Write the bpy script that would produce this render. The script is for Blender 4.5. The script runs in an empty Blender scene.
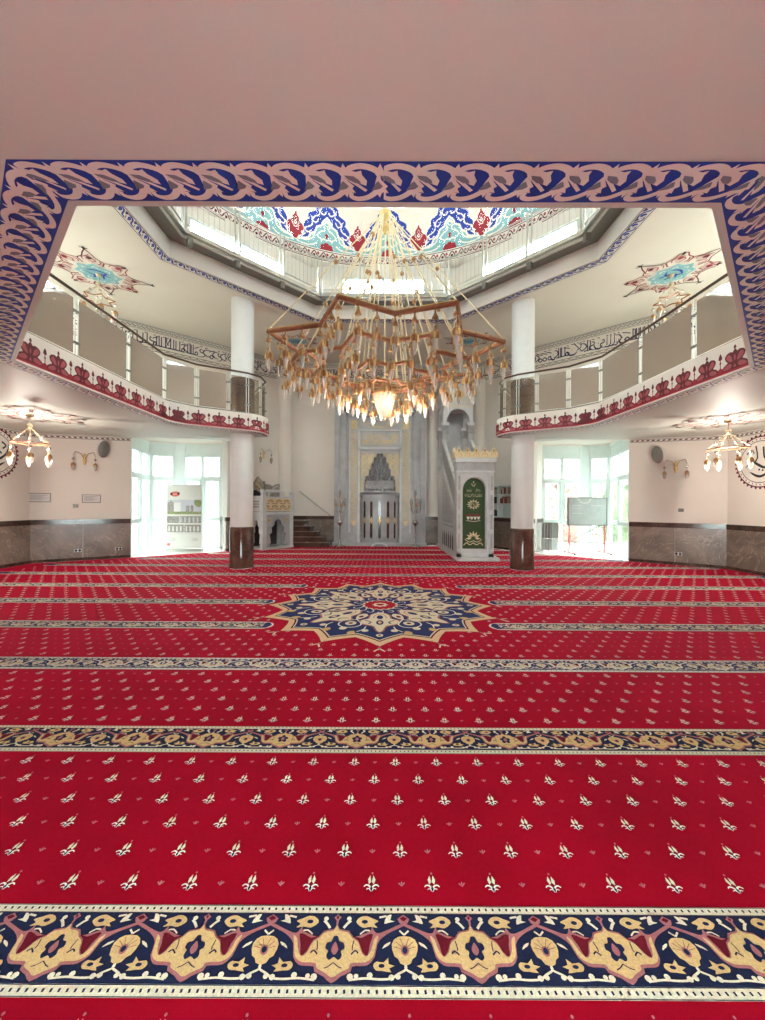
import bpy, math, random
from math import pi, sin, cos, sqrt, atan2, radians as R
from mathutils import Vector, Matrix
from mathutils.geometry import tessellate_polygon
random.seed(7)
S = bpy.context.scene
COL = S.collection
H = 1.57; F = 383.0; CX = 382.0; CY = 505.0

# ------------------------------------------------------------ materials
MATS = {}
def nodes_of(name):
    m = bpy.data.materials.new(name); m.use_nodes = True
    nt = m.node_tree; b = nt.nodes['Principled BSDF']
    MATS[name] = m
    return m, nt, b
def coords(nt, scale=(1, 1, 1)):
    tc = nt.nodes.new('ShaderNodeNewGeometry')
    mp = nt.nodes.new('ShaderNodeMapping'); mp.inputs['Scale'].default_value = scale
    nt.links.new(tc.outputs['Position'], mp.inputs['Vector'])
    return mp.outputs['Vector']
def plain(name, col, rough=0.6, metal=0.0, var=0.06, scale=6.0, bump=0.0, spec=0.5):
    """flat colour with a little procedural variation of tone"""
    m, nt, b = nodes_of(name)
    b.inputs['Roughness'].default_value = rough
    b.inputs['Metallic'].default_value = metal
    b.inputs['Specular IOR Level'].default_value = spec
    n = nt.nodes.new('ShaderNodeTexNoise'); n.inputs['Scale'].default_value = scale; n.inputs['Detail'].default_value = 4
    nt.links.new(coords(nt), n.inputs['Vector'])
    r = nt.nodes.new('ShaderNodeValToRGB')
    r.color_ramp.elements[0].position = .3; r.color_ramp.elements[1].position = .7
    r.color_ramp.elements[0].color = tuple(c * (1 - var) for c in col) + (1,)
    r.color_ramp.elements[1].color = tuple(min(1, c * (1 + var)) for c in col) + (1,)
    nt.links.new(n.outputs['Fac'], r.inputs['Fac']); nt.links.new(r.outputs['Color'], b.inputs['Base Color'])
    if bump:
        bp = nt.nodes.new('ShaderNodeBump'); bp.inputs['Strength'].default_value = bump; bp.inputs['Distance'].default_value = .01
        nt.links.new(n.outputs['Fac'], bp.inputs['Height']); nt.links.new(bp.outputs['Normal'], b.inputs['Normal'])
    return m
def marble(name, c0, c1, vein, rough=0.18, scale=1.6, veins=.5):
    m, nt, b = nodes_of(name)
    b.inputs['Roughness'].default_value = rough
    v = coords(nt)
    n = nt.nodes.new('ShaderNodeTexNoise'); n.inputs['Scale'].default_value = scale; n.inputs['Detail'].default_value = 8; n.inputs['Distortion'].default_value = 1.2
    nt.links.new(v, n.inputs['Vector'])
    r = nt.nodes.new('ShaderNodeValToRGB')
    r.color_ramp.elements[0].position = .32; r.color_ramp.elements[1].position = .68
    r.color_ramp.elements[0].color = c0 + (1,); r.color_ramp.elements[1].color = c1 + (1,)
    nt.links.new(n.outputs['Fac'], r.inputs['Fac'])
    n2 = nt.nodes.new('ShaderNodeTexNoise'); n2.inputs['Scale'].default_value = scale * 1.1; n2.inputs['Detail'].default_value = 5; n2.inputs['Distortion'].default_value = 2.5
    nt.links.new(v, n2.inputs['Vector'])
    r2 = nt.nodes.new('ShaderNodeValToRGB')
    e = r2.color_ramp.elements
    e[0].position = .485; e[0].color = (0, 0, 0, 1); e[1].position = .5; e[1].color = (veins,) * 3 + (1,)
    k = r2.color_ramp.elements.new(.515); k.color = (0, 0, 0, 1)
    nt.links.new(n2.outputs['Fac'], r2.inputs['Fac'])
    mx = nt.nodes.new('ShaderNodeMixRGB'); mx.inputs['Color2'].default_value = vein + (1,)
    nt.links.new(r2.outputs['Color'], mx.inputs['Fac']); nt.links.new(r.outputs['Color'], mx.inputs['Color1'])
    nt.links.new(mx.outputs['Color'], b.inputs['Base Color'])
    return m
def glassy(name, tint, diff, dcol, gloss=.08, speckle=0, milky=0.0):
    """window glass: lets light straight through, a little gloss, an optional body tint"""
    m, nt, b = nodes_of(name); nt.nodes.remove(b)
    out = nt.nodes['Material Output']
    t = nt.nodes.new('ShaderNodeBsdfTransparent'); t.inputs['Color'].default_value = tint + (1,)
    d = nt.nodes.new('ShaderNodeBsdfTranslucent' if milky else 'ShaderNodeBsdfDiffuse'); d.inputs['Color'].default_value = dcol + (1,)
    g = nt.nodes.new('ShaderNodeBsdfGlossy'); g.inputs['Roughness'].default_value = .04
    m1 = nt.nodes.new('ShaderNodeMixShader'); m1.inputs['Fac'].default_value = diff
    nt.links.new(t.outputs[0], m1.inputs[1]); nt.links.new(d.outputs[0], m1.inputs[2])
    m2 = nt.nodes.new('ShaderNodeMixShader'); m2.inputs['Fac'].default_value = gloss
    nt.links.new(m1.outputs[0], m2.inputs[1]); nt.links.new(g.outputs[0], m2.inputs[2])
    nt.links.new(m2.outputs[0], out.inputs['Surface'])
    if speckle:
        n = nt.nodes.new('ShaderNodeTexVoronoi'); n.inputs['Scale'].default_value = speckle
        nt.links.new(coords(nt), n.inputs['Vector'])
        mr = nt.nodes.new('ShaderNodeMapRange'); mr.inputs['From Min'].default_value = .1; mr.inputs['From Max'].default_value = .5
        mr.inputs['To Min'].default_value = diff; mr.inputs['To Max'].default_value = max(0, diff - .35)
        nt.links.new(n.outputs['Distance'], mr.inputs['Value']); nt.links.new(mr.outputs[0], m1.inputs['Fac'])
    return m

plain('wall_paint', (.84, .785, .72), .75, var=.02, scale=1.5)
plain('ceiling_paint', (.84, .78, .69), .8, var=.015, scale=1)
plain('dark_back_wall', (.16, .085, .045), .5, var=.25, scale=5)  # unseen back wall, made dark to cut bounce onto the foreground
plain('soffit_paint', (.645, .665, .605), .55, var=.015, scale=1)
plain('column_paint', (.78, .78, .77), .35, var=.02)
plain('white_frame', (.72, .80, .78), .4, var=.02)
plain('tile', (.82, .80, .76), .25, var=.05, scale=2)
plain('blue', (.010, .052, .40), .6); plain('navy', (.012, .018, .085), .6); plain('pattern_blue', (.03, .06, .42), .6)
plain('turquoise', (.24, .50, .53), .6); plain('pattern_red', (.36, .012, .03), .6); plain('dark_red', (.13, .008, .018), .6)
plain('rose', (.42, .085, .10), .6); plain('cream_paint', (.86, .82, .76), .6); plain('grey_blue', (.22, .25, .30), .6)
plain('black_paint', (.02, .018, .022), .6); plain('pattern_pink', (.66, .50, .45), .6)
plain('gold', (.72, .52, .22), .4, metal=.35, var=.15, scale=40); plain('gold_pale', (.80, .66, .42), .5, metal=.1, var=.12, scale=30)
plain('brass', (.46, .26, .12), .36, metal=.6, var=.2, scale=30); plain('copper_tube', (.33, .13, .065), .42, metal=.45, var=.15, scale=20)
plain('brass_pale', (.74, .62, .42), .3, metal=.75, var=.1, scale=20); plain('silver', (.66, .63, .58), .25, metal=.9, var=.08, scale=20)
plain('steel', (.58, .57, .53), .32, metal=.85, var=.06); plain('dark_steel', (.20, .19, .17), .4, metal=.7, var=.08)
plain('grating', (.22, .21, .19), .6, metal=.4, var=.1, scale=60)
plain('handrail_brown', (.10, .055, .035), .35, var=.2, scale=20)
plain('green_cloth', (.045, .085, .03), .75, var=.15, scale=20, bump=.2)
plain('speaker_grey', (.20, .205, .19), .6, var=.05); plain('white_plastic', (.82, .82, .80), .4, var=.02)
plain('black_plastic', (.025, .025, .03), .4, var=.1)
plain('poster', (.78, .78, .72), .5, var=.02); plain('poster_red', (.75, .16, .13), .5); plain('poster_grey', (.35, .34, .31), .5, var=.4, scale=30)
plain('poster_green', (.30, .36, .16), .5, var=.4, scale=30); plain('poster_sky', (.62, .64, .68), .5); plain('red_metal', (.75, .08, .08), .4)
plain('board_grey', (.42, .46, .45), .35, var=.08, scale=8); plain('paper', (.75, .73, .72), .6, var=.05, scale=30)
plain('cloth_grey', (.34, .31, .26), .8, var=.35, scale=14); plain('recess_shade', (.05, .045, .045), .8)  # last one: shade inside arch openings, put into the colour
plain('leaf_green', (.22, .27, .15), .7, var=.5, scale=9, bump=.5); plain('flower_red', (.42, .24, .20), .7, var=.5, scale=9)
plain('outside_ground', (.26, .26, .25), .8, var=.1)
plain('book_a', (.08, .07, .09), .6); plain('book_b', (.30, .05, .05), .6); plain('book_c', (.55, .50, .40), .6)
marble('marble_brown', (.17, .13, .105), (.29, .225, .185), (.52, .42, .34), .25, 1.3, .55)
marble('marble_dark', (.045, .026, .020), (.11, .066, .05), (.30, .18, .14), .12, 2.4, .35)
marble('marble_column', (.075, .034, .024), (.15, .075, .055), (.34, .2, .15), .12, 2.4, .3)
marble('marble_grey', (.40, .40, .41), (.56, .56, .57), (.30, .30, .32), .3, 1.8, .4)
marble('marble_white', (.62, .63, .64), (.76, .77, .78), (.5, .5, .52), .3, 2.2, .3)
marble('marble_carved', (.26, .26, .27), (.46, .46, .47), (.2, .2, .2), .4, 9, .6)
glassy('gallery_fill_glass', (.50, .51, .49), .0, (.8, .9, .88), .06)  # panes of the unseen side windows added for the upper ceiling
glassy('bay_glass', (.33, .355, .345), .0, (.8, .9, .88), .06)
glassy('window_glass', (.90, .97, .96), .0, (.8, .9, .88), .05)
glassy('speckled_glass', (.37, .40, .385), .30, (.72, .80, .78), .05, speckle=22)
glassy('rail_glass', (.66, .60, .53), .48, (.58, .49, .41), .08)
glassy('rail_glass_clear', (.80, .74, .66), .10, (.40, .345, .29), .08)
m, nt, b = nodes_of('lamp_glass')
b.inputs['Base Color'].default_value = (.95, .88, .80, 1); b.inputs['Roughness'].default_value = .12
b.inputs['Transmission Weight'].default_value = .45; b.inputs['IOR'].default_value = 1.3; b.inputs['Alpha'].default_value = .6
# carpet pile
m, nt, b = nodes_of('carpet_red')
b.inputs['Roughness'].default_value = .8; b.inputs['Specular IOR Level'].default_value = .06
b.inputs['Sheen Weight'].default_value = 1.0; b.inputs['Sheen Roughness'].default_value = .3; b.inputs['Sheen Tint'].default_value = (1, .02, .09, 1)
v = coords(nt)
n1 = nt.nodes.new('ShaderNodeTexNoise'); n1.inputs['Scale'].default_value = 1.8; n1.inputs['Detail'].default_value = 6
n2 = nt.nodes.new('ShaderNodeTexNoise'); n2.inputs['Scale'].default_value = 260; n2.inputs['Detail'].default_value = 2
nt.links.new(v, n1.inputs['Vector']); nt.links.new(v, n2.inputs['Vector'])
rr = nt.nodes.new('ShaderNodeValToRGB'); rr.color_ramp.elements[0].position = .3; rr.color_ramp.elements[1].position = .7
rr.color_ramp.elements[0].color = (.27, .0006, .010, 1); rr.color_ramp.elements[1].color = (.36, .001, .015, 1)
nt.links.new(n1.outputs['Fac'], rr.inputs['Fac'])
mx = nt.nodes.new('ShaderNodeMixRGB'); mx.blend_type = 'MULTIPLY'; mx.inputs['Fac'].default_value = .35
nt.links.new(rr.outputs['Color'], mx.inputs['Color1']); nt.links.new(n2.outputs['Fac'], mx.inputs['Color2'])
nt.links.new(mx.outputs['Color'], b.inputs['Base Color'])
bp = nt.nodes.new('ShaderNodeBump'); bp.inputs['Strength'].default_value = .25; bp.inputs['Distance'].default_value = .004
nt.links.new(n2.outputs['Fac'], bp.inputs['Height']); nt.links.new(bp.outputs['Normal'], b.inputs['Normal'])
for nm, c in (('c_navy', (.010, .014, .045)), ('c_navy_sheen', (.022, .034, .13)), ('c_gold', (.60, .40, .18)), ('c_cream', (.70, .62, .46)), ('c_peach', (.72, .50, .31)), ('c_white', (.82, .78, .70)),  # two navies: the paler one has pile sheen painted in
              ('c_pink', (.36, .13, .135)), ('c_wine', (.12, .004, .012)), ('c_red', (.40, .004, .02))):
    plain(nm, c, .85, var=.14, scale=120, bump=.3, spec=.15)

# ------------------------------------------------------------ mesh builder
class MB:
    def __init__(s, M=None):
        s.v = []; s.f = []; s.m = []; s.sm = []; s.M = M; s.names = []
    def mi(s, mat):
        if mat not in s.names: s.names.append(mat)
        return s.names.index(mat)
    def add(s, vs, fs, mat, smooth=False):
        o = len(s.v)
        if s.M is not None: s.v.extend(tuple(s.M @ Vector(p)) for p in vs)
        else: s.v.extend(tuple(p) for p in vs)
        k = s.mi(mat)
        for f in fs:
            s.f.append(tuple(i + o for i in f)); s.m.append(k); s.sm.append(smooth)
        return s
    def poly(s, pts, mat): return s.add(pts, [tuple(range(len(pts)))], mat)
    def tri(s, pts, mat):
        t = tessellate_polygon([[Vector(p) for p in pts]])
        return s.add(pts, [tuple(x) for x in t], mat)
    def box(s, c, d, mat, rz=0, M=None):
        x, y, z = d[0] / 2, d[1] / 2, d[2] / 2
        vs = [(a * x, b_ * y, e * z) for a in (-1, 1) for b_ in (-1, 1) for e in (-1, 1)]
        if M is not None: vs = [M @ Vector(p) for p in vs]
        elif rz: vs = [(p[0] * cos(rz) - p[1] * sin(rz), p[0] * sin(rz) + p[1] * cos(rz), p[2]) for p in vs]
        vs = [(p[0] + c[0], p[1] + c[1], p[2] + c[2]) for p in vs]
        return s.add(vs, [(0, 1, 3, 2), (4, 6, 7, 5), (0, 4, 5, 1), (2, 3, 7, 6), (0, 2, 6, 4), (1, 5, 7, 3)], mat)
    def bb(s, x0, x1, y0, y1, z0, z1, mat):
        return s.box(((x0 + x1) / 2, (y0 + y1) / 2, (z0 + z1) / 2), (abs(x1 - x0), abs(y1 - y0), abs(z1 - z0)), mat)
    def wallbox(s, a, b_, t, z0, z1, mat, off=0):
        """box standing on the plan line a-b, thickness t to the LEFT of a->b starting at off; z0/z1 may be pairs"""
        if t < 0: off, t = off + t, -t
        ax, ay = a; bx, by = b_
        L = math.hypot(bx - ax, by - ay); n = (-(by - ay) / L, (bx - ax) / L)
        za = z0 if isinstance(z0, tuple) else (z0, z0); zb = z1 if isinstance(z1, tuple) else (z1, z1)
        vs = []
        for (x, y), i in ((a, 0), (b_, 1)):
            for q in (off, off + t):
                for z in (za[i], zb[i]): vs.append((x + n[0] * q, y + n[1] * q, z))
        return s.add(vs, [(0, 1, 3, 2), (4, 6, 7, 5), (0, 4, 5, 1), (2, 3, 7, 6), (0, 2, 6, 4), (1, 5, 7, 3)], mat)
    def cyl(s, a, b_, r0, r1=None, mat='steel', n=8, caps=True):
        r1 = r0 if r1 is None else r1
        a = Vector(a); b_ = Vector(b_); d = (b_ - a)
        if d.length < 1e-6: return s
        d.normalize(); u = d.orthogonal().normalized(); w = d.cross(u)
        vs = []
        for p, r in ((a, r0), (b_, r1)):
            for k in range(n): vs.append(p + (u * cos(2 * pi * k / n) + w * sin(2 * pi * k / n)) * r)
        s.add(vs, [(k, (k + 1) % n, n + (k + 1) % n, n + k) for k in range(n)], mat, n > 6)
        if caps: s.add(vs, [tuple(range(n))[::-1], tuple(range(n, 2 * n))], mat)
        return s
    def tube(s, pts, r, mat, n=6):
        for a, b_ in zip(pts[:-1], pts[1:]): s.cyl(a, b_, r, r, mat, n)
        return s
    def lathe(s, prof, c=(0, 0, 0), mat='steel', n=16, sx=1, sy=1):
        vs = []
        for r, z in prof:
            for k in range(n): vs.append((c[0] + r * cos(2 * pi * k / n) * sx, c[1] + r * sin(2 * pi * k / n) * sy, c[2] + z))
        fs = []
        for i in range(len(prof) - 1):
            for k in range(n):
                j = (k + 1) % n
                fs.append((i * n + k, i * n + j, (i + 1) * n + j, (i + 1) * n + k))
        s.add(vs, fs, mat, True)
        return s
    def ball(s, c, r, mat, n=10, sz=1):
        return s.lathe([(max(1e-4, r * sin(pi * i / 6)), -r * cos(pi * i / 6) * sz) for i in range(7)], c, mat, n)
    def prism(s, pts, z0, z1, mat):
        n = len(pts)
        t = [tuple(x) for x in tessellate_polygon([[Vector((p[0], p[1], 0)) for p in pts]])]
        vs = [(p[0], p[1], z0) for p in pts] + [(p[0], p[1], z1) for p in pts]
        s.add(vs, t + [tuple(i + n for i in x) for x in t] + [(i, (i + 1) % n, n + (i + 1) % n, n + i) for i in range(n)], mat)
        return s
    def slab(s, pts, o, u, w, d, mat):
        """outline pts (a,b) in the plane o + a*u + b*w, extruded by vector d"""
        o, u, w, d = map(Vector, (o, u, w, d)); n = len(pts)
        t = [tuple(x) for x in tessellate_polygon([[Vector((p[0], p[1], 0)) for p in pts]])]
        A = [o + u * p[0] + w * p[1] for p in pts]
        vs = A + [p + d for p in A]
        s.add(vs, t + [tuple(i + n for i in x) for x in t] + [(i, (i + 1) % n, n + (i + 1) % n, n + i) for i in range(n)], mat)
        return s
    def build(s, name, parent=None, **props):
        me = bpy.data.meshes.new(name)
        off = (tuple(parent['_w']) if '_w' in parent else tuple(parent.location)) if parent is not None else (0, 0, 0)
        org = (0, 0, 0)
        vs = [(p[0] - off[0], p[1] - off[1], p[2] - off[2]) for p in s.v]
        if parent is None and vs and props.get('center', True):
            xs = [p[0] for p in vs]; ys = [p[1] for p in vs]; zs = [p[2] for p in vs]
            org = ((min(xs) + max(xs)) / 2, (min(ys) + max(ys)) / 2, min(zs))
            vs = [(p[0] - org[0], p[1] - org[1], p[2] - org[2]) for p in vs]
        props.pop('center', None)
        me.from_pydata(vs, [], s.f)
        for n in s.names: me.materials.append(MATS[n])
        me.polygons.foreach_set('material_index', s.m); me.polygons.foreach_set('use_smooth', s.sm)
        me.update()
        o = bpy.data.objects.new(name, me); COL.objects.link(o); o.location = org
        if parent is not None: o.parent = parent; o['_w'] = off
        for k, v_ in props.items(): o[k] = v_
        return o
def thing(name, loc, label, cat, group=None):
    o = bpy.data.objects.new(name, None); COL.objects.link(o); o.location = loc; o['_w'] = tuple(loc)
    o.empty_display_size = .1
    o['label'] = label; o['category'] = cat
    if group: o['group'] = group
    return o
def copy_tree(o, parent=None):
    c = o.copy(); COL.objects.link(c); c.parent = parent
    for ch in list(o.children): copy_tree(ch, c)
    return c
def place_copy(o, delta, label, rz=0):
    c = copy_tree(o); c.location = tuple(a + d for a, d in zip(o.location, delta)); c.rotation_euler = (0, 0, rz); c['label'] = label
    return c
ST = dict(kind='structure')

# ------------------------------------------------------------ 2-D drawing on a surface
def smooth(pts, k=5, closed=False):
    out = []; n = len(pts)
    rng = range(n) if closed else range(n - 1)
    for i in rng:
        g = (lambda j: pts[j % n]) if closed else (lambda j: pts[max(0, min(n - 1, j))])
        p0, p1, p2, p3 = g(i - 1), g(i), g(i + 1), g(i + 2)
        for q in range(k):
            t = q / k
            out.append(tuple(.5 * (2 * p1[a] + (p2[a] - p0[a]) * t + (2 * p0[a] - 5 * p1[a] + 4 * p2[a] - p3[a]) * t * t + (3 * p1[a] - p0[a] - 3 * p2[a] + p3[a]) * t ** 3) for a in range(2)))
    if not closed: out.append(tuple(pts[-1]))
    return out
class Pat:
    """a list of (polygon, material, layer) in surface coordinates"""
    def __init__(s): s.items = []
    def p(s, pts, mat, layer=1):
        s.items.append((list(pts), mat, layer)); return s
    def blob(s, pts, mat, layer=1, k=4): return s.p(smooth(pts, k, True), mat, layer)
    def ell(s, cx, cy, rx, ry, mat, layer=1, rot=0, n=12):
        return s.p([(cx + rx * cos(2 * pi * i / n) * cos(rot) - ry * sin(2 * pi * i / n) * sin(rot), cy + rx * cos(2 * pi * i / n) * sin(rot) + ry * sin(2 * pi * i / n) * cos(rot)) for i in range(n)], mat, layer)
    def st(s, pts, w, mat, layer=1, k=5, w1=None, taper=False):
        c = smooth(pts, k) if k > 1 else list(pts)
        n = len(c); w1 = w if w1 is None else w1
        for i in range(n - 1):
            (x0, y0), (x1, y1) = c[i], c[i + 1]
            def off(j):
                a = c[max(0, j - 1)]; b_ = c[min(n - 1, j + 1)]
                dx, dy = b_[0] - a[0], b_[1] - a[1]; L = math.hypot(dx, dy) or 1
                t = j / (n - 1); ww = (w + (w1 - w) * t) * .5
                if taper: ww *= max(.12, sin(pi * t) ** .6)
                return -dy / L * ww, dx / L * ww
            a = off(i); b_ = off(i + 1)
            s.p([(x0 + a[0], y0 + a[1]), (x1 + b_[0], y1 + b_[1]), (x1 - b_[0], y1 - b_[1]), (x0 - a[0], y0 - a[1])], mat, layer)
        return s
    def tf(s, fn):
        o = Pat(); o.items = [([fn(q) for q in pts], m_, l) for pts, m_, l in s.items]; return o
    def ext(s, o): s.items += o.items; return s
    def mirror(s, x): 
        return Pat().ext(s).ext(s.tf(lambda q: (2 * x - q[0], q[1])))
    def rec(s, fn): s.items = [(p, fn(m_), l) for p, m_, l in s.items]; return s
def draw(mb, pat, fn):
    """fn(x, y, layer) -> 3-D point"""
    for idx, (pts, mat, l) in enumerate(pat.items):
        n = len(pts); l += (idx % 40) * .012
        a = sum(pts[i][0] * pts[(i + 1) % n][1] - pts[(i + 1) % n][0] * pts[i][1] for i in range(n))
        if a < 0: pts = pts[::-1]
        if n <= 4: mb.poly([fn(x, y, l) for x, y in pts], mat)
        else:
            t = tessellate_polygon([[Vector((x, y, 0)) for x, y in pts]])
            mb.add([fn(x, y, l) for x, y in pts], [tuple(q) for q in t], mat)
def px(px_, py, d):
    return ((px_ - CX) / F * d, d, H - (py - CY) / F * d)
# ============================================================ carpet
def compile_pat(pat):
    out = []
    for idx, (pts, mat, l) in enumerate(pat.items):
        l += (idx % 40) * .012
        if len(pts) <= 4: out.append((pts, [tuple(range(len(pts)))], mat, l))
        else: out.append((pts, [tuple(q) for q in tessellate_polygon([[Vector((x, y, 0)) for x, y in pts]])], mat, l))
    return out
def stamp(mb, comp, fn):
    for pts, tr, mat, l in comp: mb.add([fn(x, y, l) for x, y in pts], tr, mat)
LZ = .0012
def z4(zx, zy):                       # tracing frame of the border motif -> metres on the floor
    d = H * F / (890 + zy / 4.25 - CY)
    return ((250 + zx / 4.25 - CX) / F * d, d)
V0, V1 = 1.2155, 1.4995               # near and far edge of the first border
UC = z4(370, 265)[0]; PER = .494
def zz(pts):                          # traced points -> (u from flower centre, v from band's near edge)
    return [(0.0 if 367 <= p[0] <= 375 else (PER / 2 if 654 <= p[0] <= 668 else z4(*p)[0] - UC - (.010 * (265 - p[1]) / -150 if p[0] < 450 else 0) * 0), z4(*p)[1] - V0) for p in pts]
def half():
    P = Pat()
    P.blob(zz([(440, 202), (470, 222), (488, 270), (510, 287), (520, 240), (533, 195), (508, 198), (480, 212)]), 'c_wine', 2, 2)
    P.st(zz([(452, 225), (445, 255), (446, 268)]), .0035, 'c_navy', 4, 2); P.st(zz([(440, 285), (458, 268), (470, 280)]), .005, 'c_navy', 4, 2)
    P.st(zz([(372, 320), (385, 338), (400, 344)]), .003, 'c_navy', 4, 2)
    P.st(zz([(370, 160), (384, 140), (375, 125)]), .006, 'c_pink', 2, 2); P.p(zz([(381, 110), (400, 124), (384, 142), (368, 128)]), 'c_pink', 2)
    P.p(zz([(380, 118), (390, 125), (383, 134), (374, 127)]), 'c_wine', 3)
    # gold bud above
    P.blob(zz([(462, 145), (478, 124), (505, 118), (530, 128), (556, 140), (538, 152), (552, 168), (520, 164), (490, 168)]), 'c_gold', 2, 3)
    P.ell(*zz([(498, 144)])[0], .012, .007, 'c_navy', 3, 0, 8)
    P.st(zz([(408, 170), (425, 150), (440, 138)]), .009, 'c_cream', 2, 2); P.ell(*zz([(432, 130)])[0], .009, .008, 'c_cream', 2, 0, 8)
    P.blob(zz([(580, 150), (592, 118), (612, 112), (606, 135), (625, 140), (600, 146)]), 'c_cream', 2, 2)
    P.st(zz([(560, 124), (590, 118)]), .007, 'c_cream', 2, 1)
    P.st(zz([(478, 195), (500, 178), (520, 180)]), .005, 'c_cream', 1, 2)
    # finial between the flowers
    P.p(zz([(655, 112), (676, 130), (664, 146), (655, 160), (644, 146), (636, 130)]), 'c_pink', 2); P.p(zz([(655, 120), (666, 130), (655, 142), (645, 130)]), 'c_wine', 3)
    P.st(zz([(645, 180), (657, 198)]), .006, 'c_cream', 2, 1)
    # fan flower
    fan = [(615, 262), (613, 238), (622, 218), (640, 206), (662, 203), (662, 330), (650, 320), (640, 300), (625, 290)]
    P.p(zz(fan), 'c_gold', 2)
    for a in ((630, 228), (622, 250), (648, 214)): P.st(zz([a, (655, 262)]), .0015, 'c_wine', 3, 1)
    P.ell(*zz([(662, 266)])[0], .014, .016, 'c_pink', 3, 0, 10); P.ell(*zz([(662, 266)])[0], .009, .010, 'c_navy', 4, 0, 10)
    P.st(zz([(665, 325), (664, 345), (640, 365), (612, 384), (560, 388), (500, 384), (430, 392)]), .0065, 'c_cream', 2, 3)
    for a, r_ in (((520, 373), .010), ((435, 380), .011), ((612, 382), .010), ((462, 376), .008), ((640, 378), .009)): P.ell(*zz([a])[0], r_, r_ * .9, 'c_cream', 3, 0, 8)
    P.blob(zz([(534, 330), (548, 312), (578, 316), (598, 296), (600, 322), (626, 330), (602, 342), (612, 358), (572, 352), (546, 350)]), 'c_gold', 2, 2)
    P.ell(*zz([(570, 332)])[0], .011, .006, 'c_navy', 3, 0, 8)
    P.blob(zz([(572, 258), (585, 238), (608, 228), (600, 242), (590, 248)]), 'c_cream', 2, 2)
    return P
HALF = half(); 
def sym(pts, mat, l, k=3):
    h = zz(pts); full = h + [(-x, y) for x, y in h[::-1] if abs(x) > 1e-6]
    P = Pat(); P.p(smooth(full, k, True) if k else full, mat, l); return P
CENTRE = Pat()
CENTRE.ext(sym([(372, 150), (392, 172), (433, 180), (452, 206), (500, 190), (525, 176), (527, 158), (541, 184), (562, 188), (610, 168), (650, 150), (658, 158), (612, 182), (578, 204), (552, 234), (541, 290), (512, 325), (478, 330), (445, 333), (438, 354), (396, 375), (373, 404)], 'c_pink', 1, 2))
CENTRE.ext(sym([(370, 158), (390, 180), (428, 190), (446, 214), (470, 232), (484, 272), (505, 292), (526, 262), (538, 218), (556, 202), (547, 240), (534, 290), (505, 315), (470, 318), (438, 322), (430, 342), (392, 362), (372, 382)], 'c_gold', 3, 3))
CENTRE.ext(sym([(370, 205), (385, 209), (391, 230), (408, 236), (411, 258), (397, 270), (400, 292), (385, 309), (370, 296)], 'c_navy', 4, 3))
CENTRE.ext(sym([(370, 232), (381, 246), (385, 262), (380, 278), (370, 288)], 'c_pink', 5, 3))
UNIT = Pat().ext(CENTRE).ext(HALF).ext(HALF.tf(lambda q: (-q[0], q[1])))
UNIT_FAR = Pat(); UNIT_FAR.items = [it for it in UNIT.items if it[1] in ('c_gold', 'c_pink', 'c_wine', 'c_cream', 'c_navy')]
CU = compile_pat(UNIT)
CUF = [(p_, t_, {'c_gold': 'c_cream', 'c_pink': 'c_white', 'c_navy': 'c_navy_sheen'}.get(m_, m_), l_) for p_, t_, m_, l_ in CU]  # far bands recoloured paler, pile sheen painted into their navy
def tulip():
    P = Pat()
    P.p([(-.012, .018), (-.016, .042), (-.006, .062), (-.001, .030)], 'c_cream', 2)
    P.p([(.012, .018), (.018, .040), (.009, .062), (.001, .030)], 'c_cream', 2)
    P.p([(-.005, .018), (0, .052), (.005, .018)], 'c_wine', 1)
    for s in (-1, 1):
        P.st([(0, -.004), (s * .012, .012), (s * .026, .014), (s * .034, .006)], .009, 'c_white', 2, 2, .004)
        P.st([(0, -.016), (s * .010, -.002), (s * .022, -.006)], .006, 'c_white', 2, 2, .003)
    P.p([(0, -.022), (-.006, -.004), (0, .012), (.006, -.004)], 'c_navy', 3)
    P.ell(.004, .074, .005, .006, 'c_pink', 1, 0, 6)
    return P
CT = compile_pat(tulip().tf(lambda q: (q[0] * .9, q[1] * .86)))
pt = Pat(); pt.st([(-.012, .012), (0, 0), (.012, .014)], .006, 'c_pink', 1, 1).p([(0, .0), (-.004, .012), (0, .02), (.004, .012)], 'c_pink', 1)
CD = compile_pat(pt)
CTS = compile_pat(Pat().p([(-.016, .06), (0, .02), (.018, .06), (.010, .018), (.034, .008), (.008, .004), (0, -.018), (-.008, .004), (-.034, .008), (-.010, .018)], 'c_white', 2).tf(lambda q: (q[0] * 1.15, q[1] * 1.1)))

carp = MB()
fl_out = [(-9.15, -3), (8.75, -3), (8.75, 9.7), (7.1, 11.0), (5.0, 12.75), (3.7, 14.85), (3.7, 15), (-3.75, 15), (-3.75, 14.85), (-5.17, 12.8), (-7.35, 11.2), (-9.15, 9.95)]
ca_out = [(-9.10, -2.95), (8.70, -2.95), (8.70, 9.67), (7.06, 10.96), (4.96, 12.71), (3.65, 14.55), (1.75, 14.53), (-1.92, 14.53), (-1.92, 14.94), (-3.70, 14.94), (-3.70, 14.83), (-5.12, 12.77), (-7.32, 11.15), (-9.10, 9.92)]
carp.tri([(x, y, .0) for x, y in ca_out], 'carpet_red')
STEP = 1.205
MC = (-.02, 5.98)                                             # medallion centre
def gap(n): return {3: 1.40, 4: 1.72, 5: 1.42}.get(n)
def xmax(d):                                                   # inside the walls
    if d < 9.8: return 8.7
    if d < 11.1: return 8.7 - (d - 9.8) * 1.25
    if d < 12.8: return 7.0 - (d - 11.1) * 1.2
    return 4.9 - (d - 12.8) * .6
def in_gap(x, d, n, m=0.0): return gap(n) is not None and abs(x) < gap(n) + m
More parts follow.
